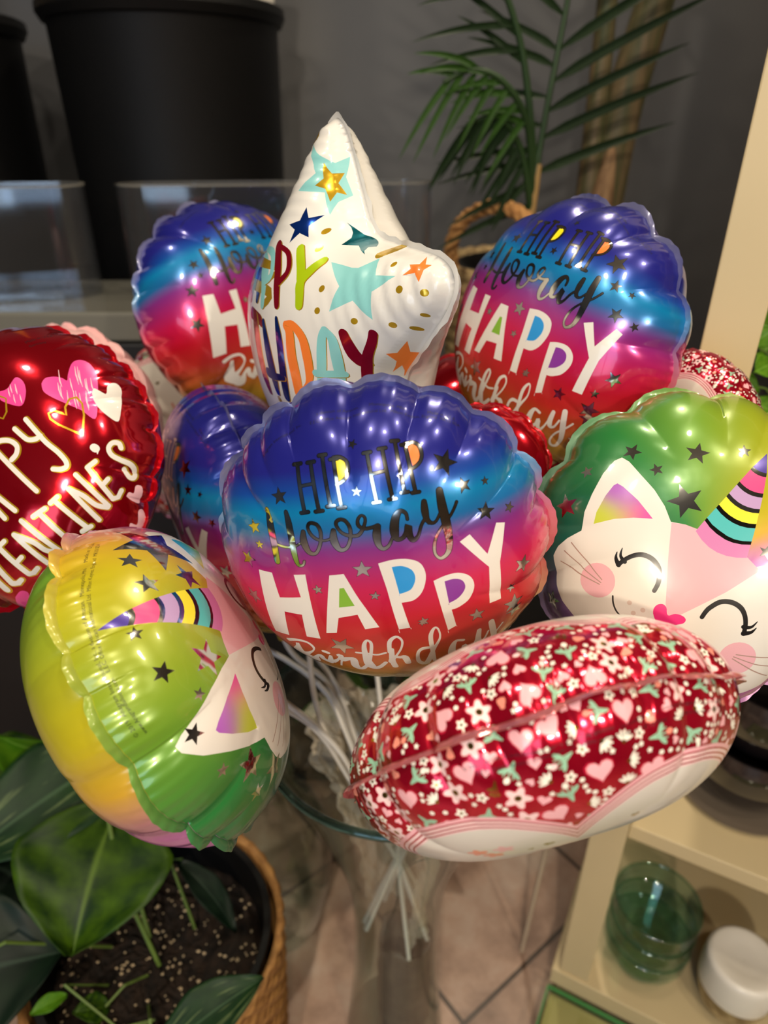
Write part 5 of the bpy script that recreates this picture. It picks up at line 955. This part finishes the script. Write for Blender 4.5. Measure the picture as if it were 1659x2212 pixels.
for jj in range(n): f.append((0, 1+jj, 1+(jj+1) % n))
for k in range(17):
    for jj in range(n): f.append((1+k*n+jj, 1+(k+1)*n+jj, 1+(k+1)*n+(jj+1) % n, 1+k*n+(jj+1) % n))
mesh_obj('soil', v, f, SOIL, pl, smooth=False)
pb = MB()
for k in range(260):
    a = rg.uniform(0, 2*PI); q = .108*math.sqrt(rg.random()); s = rg.uniform(.0010, .0026); c = Vector((q*math.cos(a), q*math.sin(a), .297))
    vv = []
    for (x, y, z) in [(1, 0, 0), (-1, 0, 0), (0, 1, 0), (0, -1, 0), (0, 0, 1), (0, 0, -1)]: vv.append(c+Vector((x, y, z))*s*rg.uniform(.6, 1.2))
    pb.add(vv, [(0, 2, 4), (2, 1, 4), (1, 3, 4), (3, 0, 4), (2, 0, 5), (1, 2, 5), (3, 1, 5), (0, 3, 5)])
o = pb.build('perlite', mat('perlite_grain', (206, 184, 150), .8), pl, smooth=False); o['kind'] = 'stuff'
leaf('leaf', (-.306, .498, .475), (-.318, .385, .415), .165, (.15, -.3, .9), LG, pl, bend=.14, cup=.12, off=off)
leaf('leaf', (-.325, .565, .50), (-.455, .445, .47), .115, (.1, -.5, .8), LV, pl, bend=.10, off=off)
leaf('leaf', (-.395, .60, .46), (-.43, .53, .56), .075, (.2, -.9, .3), LL, pl, bend=.15, cup=.2, off=off)
leaf('leaf', (-.215, .305, .395), (-.120, .362, .425), .055, (-.2, -.3, .9), LV, pl, cord=.03, peak=.45, off=off)
leaf('leaf', (-.47, .36, .40), (-.335, .40, .40), .16, (.0, -.4, .9), LD, pl, bend=.16, off=off)
leaf('leaf', (-.47, .50, .40), (-.36, .46, .39), .12, (.1, -.4, .9), LD, pl, bend=.16, off=off)
leaf('leaf', (-.325, .372, .37), (-.352, .352, .375), .018, (0, -.2, 1), LL, pl, cord=.02, peak=.45, off=off)
leaf('leaf', (-.235, .500, .40), (-.165, .450, .345), .035, (.3, 0, .9), LD, pl, cord=.03, peak=.4, off=off)
leaf('leaf', (-.29, .372, .345), (-.315, .36, .36), .03, (0, -.2, 1), LG, pl, off=off)
leaf('leaf', (-.44, .62, .42), (-.52, .55, .44), .11, (.2, -.5, .8), LG, pl, off=off)
def stem(pts, r=.0018): MB().tube([Vector(p)-Vector(off) for p in pts], r, 8).build('stem', STEMG, pl)
stem([(-.25, .42, .33), (-.29, .46, .42), (-.306, .498, .475)], .0025); stem([(-.27, .45, .33), (-.31, .52, .45), (-.325, .565, .50)], .0025); stem([(-.28, .46, .33), (-.34, .53, .43), (-.395, .60, .46)])
stem([(-.25, .38, .33), (-.22, .33, .41), (-.215, .305, .395)]); stem([(-.30, .40, .33), (-.33, .38, .37), (-.27, .352, .345), (-.235, .36, .345)], .0014); stem([(-.235, .36, .345), (-.27, .345, .345)], .0012)
stem([(-.22, .46, .33), (-.25, .50, .40), (-.235, .500, .40)]); stem([(-.31, .44, .33), (-.38, .39, .43), (-.47, .36, .40)]); stem([(-.31, .46, .33), (-.38, .49, .42), (-.47, .50, .40)]); stem([(-.31, .47, .33), (-.36, .54, .43), (-.44, .62, .42)]); stem([(-.26, .41, .33), (-.275, .39, .35), (-.29, .372, .345)], .0014)
# woven basket around the pot
def woven_mat(name, c1, c2, sx, sz):
    m = mat(name, c1, .7); nt = m.node_tree; b = nt.nodes['Principled BSDF']
    uv = nt.nodes.new('ShaderNodeUVMap'); mp = nt.nodes.new('ShaderNodeMapping'); mp.inputs['Scale'].default_value = (sx, sz, 1); nt.links.new(uv.outputs[0], mp.inputs['Vector'])
    n = nt.nodes.new('ShaderNodeTexNoise'); n.inputs['Scale'].default_value = 1; n.inputs['Detail'].default_value = 4; nt.links.new(mp.outputs[0], n.inputs['Vector'])
    r = nt.nodes.new('ShaderNodeValToRGB'); r.color_ramp.elements[0].position = .35; r.color_ramp.elements[1].position = .65; r.color_ramp.elements[0].color = (*lin(c1), 1); r.color_ramp.elements[1].color = (*lin(c2), 1)
    nt.links.new(n.outputs['Fac'], r.inputs['Fac']); nt.links.new(r.outputs[0], b.inputs['Base Color']); return m
def basket(name, x, y, z, r0, r1, h, rows, cols, m, label, amp=.0035, handle=None):
    p = empty(name, (x, y, z)); tag(p, label, 'basket')
    v = []; f = []; uvs = []; NZ = rows*6; NA = cols*6
    for i in range(NZ+1):
        zz = h*i/NZ; R = r0+(r1-r0)*(zz/h)**.8; row = int(i/6)
        for jx in range(NA):
            a = 2*PI*jx/NA; ph = (jx/6+.5*(row % 2))
            d = amp*abs(math.sin(PI*i/6))**.6*(.55+.45*math.cos(2*PI*ph))
            v.append(((R+d)*math.cos(a), (R+d)*math.sin(a), zz+amp*.3*math.sin(2*PI*ph))); uvs.append((jx/NA, i/NZ))
    for i in range(NZ):
        for jx in range(NA): f.append((i*NA+jx, i*NA+(jx+1) % NA, (i+1)*NA+(jx+1) % NA, (i+1)*NA+jx))
    k = len(v)
    for i in (0, 1):
        R = (r1-.006, r0-.004)[i]; zz = (h, .004)[i]
        for jx in range(NA): a = 2*PI*jx/NA; v.append((R*math.cos(a), R*math.sin(a), zz)); uvs.append((jx/NA, 1-i))
    for jx in range(NA):
        f.append((NZ*NA+jx, NZ*NA+(jx+1) % NA, k+(jx+1) % NA, k+jx)); f.append((k+jx, k+(jx+1) % NA, k+NA+(jx+1) % NA, k+NA+jx))
    f.append(tuple(k+NA+jx for jx in range(NA)))
    o = mesh_obj('weave', v, f, m, p); ul = o.data.uv_layers.new(name='UVMap'); li = np.zeros(len(o.data.loops), np.int32); o.data.loops.foreach_get('vertex_index', li)
    ul.data.foreach_set('uv', np.array(uvs, np.float32)[li].ravel())
    return p
TAN = woven_mat('seagrass_tan', (120, 78, 38), (188, 138, 78), 40, 60); SEA = woven_mat('seagrass_pale', (110, 86, 56), (190, 164, 118), 50, 26)
basket('woven_basket', PX, PY, 0, .118, .139, .375, 26, 40, TAN, 'tan woven basket on the floor around the black pothos pot, lower left')
bk = basket('palm_basket', .285, 1.27, .682, .15, .185, .265, 12, 34, SEA, 'pale woven seagrass basket with rope handles behind the right rainbow balloon', amp=.006)
def rope(pts, r, m, parent):
    P = [Vector(q[:3]) for q in crom(pts, 14)]; mb = MB()
    for k in range(3):
        Q = []
        for i, q in enumerate(P):
            t = (P[min(i+1, len(P)-1)]-P[max(i-1, 0)]).normalized(); a = t.orthogonal().normalized(); b2 = t.cross(a); an = i*.55+k*2*PI/3
            Q.append(q+(a*math.cos(an)+b2*math.sin(an))*r*.55)
        mb.tube(Q, r*.62, 8)
    return mb.build('handle', m, parent)
ROPE = noise_mat('jute_rope', (150, 104, 58), (200, 150, 92), scale=90, rough=.9)
rope([(-.165, -.075, .235), (-.175, -.085, .30), (-.15, -.10, .345), (-.10, -.13, .36), (-.055, -.155, .325), (-.05, -.165, .235)], .0105, ROPE, bk)
rope([(.165, .075, .235), (.175, .085, .30), (.12, .11, .35), (.05, .155, .31), (.05, .165, .235)], .0105, ROPE, bk)
# palm
TRUNK = noise_mat('palm_cane', (62, 68, 34), (112, 94, 66), scale=6, rough=.6, stretch=(12, 12, 1)); SHEATH = noise_mat('brown_sheath', (110, 80, 52), (150, 118, 84), scale=9, rough=.8, stretch=(14, 14, 1))
pm = empty('potted_palm', (.285, 1.27, .69)); tag(pm, 'tall palm with thick green canes standing in the pale seagrass basket against the dark wall', 'potted plant')
of2 = Vector((.285, 1.27, .69))
MB().lathe([(.0005, 0), (.12, 0), (.15, .235), (.158, .25), (.15, .252), (.14, .235), (.11, .01), (.0005, .01)], n=64).build('pot', POTM, pm, sharp=30)
MB().lathe([(.146, .215), (.10, .222), (.05, .216), (.0005, .22)], n=48).build('soil', SOIL, pm)
def tb(name, pts, rs, m): return MB().tube([Vector(q[:3])-of2 for q in crom(pts, 6)], list(np.interp(np.linspace(0, 1, (len(pts)-1)*6+1), np.linspace(0, 1, len(rs)), rs)), 20).build(name, m, pm)
tb('cane', [(.352, 1.25, .90), (.362, 1.25, 1.03), (.375, 1.25, 1.17), (.402, 1.25, 1.32), (.44, 1.25, 1.55)], [.040, .036, .031, .028, .024], TRUNK)
tb('cane', [(.335, 1.23, .90), (.336, 1.235, 1.03), (.333, 1.24, 1.17), (.330, 1.25, 1.32), (.32, 1.25, 1.55)], [.022, .021, .017, .015, .012], TRUNK)
tb('sheath', [(.345, 1.222, .90), (.352, 1.218, 1.03), (.362, 1.225, 1.13)], [.026, .022, .004], SHEATH)
tb('cane', [(.215, 1.16, .90), (.228, 1.15, 1.03), (.232, 1.15, 1.10)], [.006, .006, .005], mat('tan_cane', (150, 120, 70), .6))
DKG = leaf_mat('palm_leaf', (12, 28, 10), (22, 44, 14)); LTG = leaf_mat('palm_leaf_light', (24, 52, 12), (48, 82, 20))
def blade(parent, b, t, w, m, droop=.15):
    B = Vector(b); T = Vector(t); ax = T-B; L = ax.length; S = ax.cross(Vector((0, -1, .3))).normalized(); v = []; f = []; uvs = []; n = 12
    for i in range(n+1):
        q = i/n; ww = w*(min(1, q*5+.25))*(1-q**2.6)+.0004; c = B+ax*q+Vector((0, 0, -droop*L*q*q))
        for s, h in ((-1, .25), (0, 0), (1, .25)): v.append(c+S*(s*ww/2)+Vector((0, -1, .2))*h*ww); uvs.append(((s+1)/2, q))
    for i in range(n):
        for jx in range(2): f.append((i*3+jx, i*3+jx+1, (i+1)*3+jx+1, (i+1)*3+jx))
    return v, f, uvs
def frond(rpts, spec, m):
    """rachis with its leaflets: one part, the leaflets its pattern"""
    P = [Vector(q[:3])-of2 for q in crom(rpts, 8)]
    r = MB().tube(P, list(np.linspace(.0058, .003, len(P))), 10).build('frond_stalk', mat('palm_stalk', (30, 56, 20), .5), pm)
    mb = MB(); U = []
    for q, d, L, w, dr in spec:
        i = int(q*(len(P)-1)); v, f, u = blade(None, P[i], P[i]+Vector(d).normalized()*L, w, m, dr); mb.add(v, f); U += u
    o = mb.build('leaflets', m, r); ul = o.data.uv_layers.new(name='UVMap'); li = np.zeros(len(o.data.loops), np.int32); o.data.loops.foreach_get('vertex_index', li)
    ul.data.foreach_set('uv', np.array(U, np.float32)[li].ravel())
rg = random.Random(12); sp = []
for i in range(13):
    q = .30+.055*i; sp.append((q, (-1, -.15+rg.uniform(-.2, .2), -.35+.11*i+rg.uniform(-.08, .08)), rg.uniform(.13, .17), .011, .10))
for i in range(9):
    q = .40+.07*i; sp.append((q, (1, -.2+rg.uniform(-.1, .1), .42+.05*i), rg.uniform(.17, .26), .014, .06))
frond([(.228, 1.15, .92), (.226, 1.15, 1.03), (.234, 1.15, 1.15), (.250, 1.15, 1.30), (.262, 1.14, 1.45)], sp, DKG)
sp = []
for i in range(16):
    q = .25+.045*i; s = -1 if i % 2 else 1; sp.append((q, (-.55-.2*rg.random(), -.2, s*.45-.25+rg.uniform(-.15, .15)), rg.uniform(.07, .11), .009, .25))
frond([(.226, 1.15, 1.06), (.205, 1.12, 1.15), (.165, 1.10, 1.20), (.12, 1.09, 1.215), (.08, 1.08, 1.20)], sp, LTG)
sp = []
for i in range(16):
    q = .2+.05*i; s = -1 if i % 2 else 1; sp.append((q, (-.25-.5*rg.random(), -.2, -.7+.1*s), rg.uniform(.07, .10), .010, .2))
frond([(.226, 1.15, 1.04), (.20, 1.13, 1.12), (.16, 1.11, 1.16), (.115, 1.10, 1.15)], sp, DKG)
sp = []
for i in range(14):
    q = .3+.05*i; s = -1 if i % 2 else 1; sp.append((q, (-.7, -.2, .25*s+.25), rg.uniform(.10, .16), .010, .15))
frond([(.226, 1.15, 1.10), (.19, 1.13, 1.24), (.14, 1.11, 1.33), (.09, 1.10, 1.37)], sp, DKG)
sp = []
for i in range(16):
    q = .15+.05*i; s = -1 if i % 2 else 1; sp.append((q, (.6, -.3, .3*s-.3), rg.uniform(.12, .2), .012, .2))
frond([(.40, 1.24, 1.40), (.42, 1.15, 1.55), (.45, 1.05, 1.60), (.50, .95, 1.58)], sp, DKG)
# round-leaved plant on the cream shelf
rp = empty('round_leaf_plant', (*W(.10, .17, .8155)[:2], .8155)); tag(rp, 'small plant with round bright green leaves on the cream shelf at the right edge', 'potted plant')
of3 = Vector(rp.location)
MB().lathe([(.0005, 0), (.035, 0), (.046, .075), (.042, .075), (.032, .006), (.0005, .006)], n=48).build('pot', WHITE, rp); MB().lathe([(.042, .065), (.0005, .068)], n=32).build('soil', SOIL, rp)
RL = leaf_mat('round_leaf', (74, 120, 18), (100, 142, 34)); rg = random.Random(5)
for i in range(24):
    a = rg.uniform(0, 2*PI); q = rg.uniform(.02, .05); z = rg.uniform(.07, .19); c = Vector((q*math.cos(a), q*math.sin(a), z))
    if i < 5: c = Vector([(-.050, -.0, .155), (-.047, -.01, .128), (-.056, .0, .105), (-.04, -.02, .09), (-.025, 0, .14)][i])
    d = Vector((rg.uniform(-1, 1), rg.uniform(-1, 0), rg.uniform(-.5, 1))).normalized(); s = rg.uniform(.024, .032)
    leaf('leaf', c-d*s/2, c+d*s/2, s*.95, (rg.uniform(-.3, .3), -.8, .6), RL, rp, cord=.05, bend=.1, cup=.12, peak=.5, nu=8, nv=10)
    if i % 2 == 0: MB().tube([Vector((0, 0, .066)), c*.6+Vector((0, 0, .04)), c-d*s/2], .0011, 6).build('stem', STEMG, rp)
# leafy plant on the floor behind the tall vase
bp = empty('floor_plant', (.02, .88, 0)); tag(bp, 'dark leafy plant in a low brown pot on the floor behind the tall vase', 'potted plant')
MB().lathe([(.0005, 0), (.08, 0), (.11, .15), (.105, .15), (.075, .01), (.0005, .01)], n=48).build('pot', mat('brown_clay', (96, 66, 48), .7), bp); MB().lathe([(.105, .13), (.0005, .135)], n=32).build('soil', SOIL, bp)
rg = random.Random(21)
for i in range(16):
    a = 2*PI*i/16+rg.uniform(-.2, .2); R = rg.uniform(.06, .15); z = rg.uniform(.2, .42); b = Vector((R*math.cos(a)*.5, R*math.sin(a)*.5, z*.8)); t = Vector((R*math.cos(a)*1.6, R*math.sin(a)*1.6, z+rg.uniform(-.04, .06)))
    leaf('leaf', b, t, rg.uniform(.05, .08), (0, 0, 1), LD if i % 3 else LG, bp, cord=.05, peak=.4)
    MB().tube([Vector((0, 0, .13)), b*.5+Vector((0, 0, .08)), b], .002, 6).build('stem', STEMG, bp)
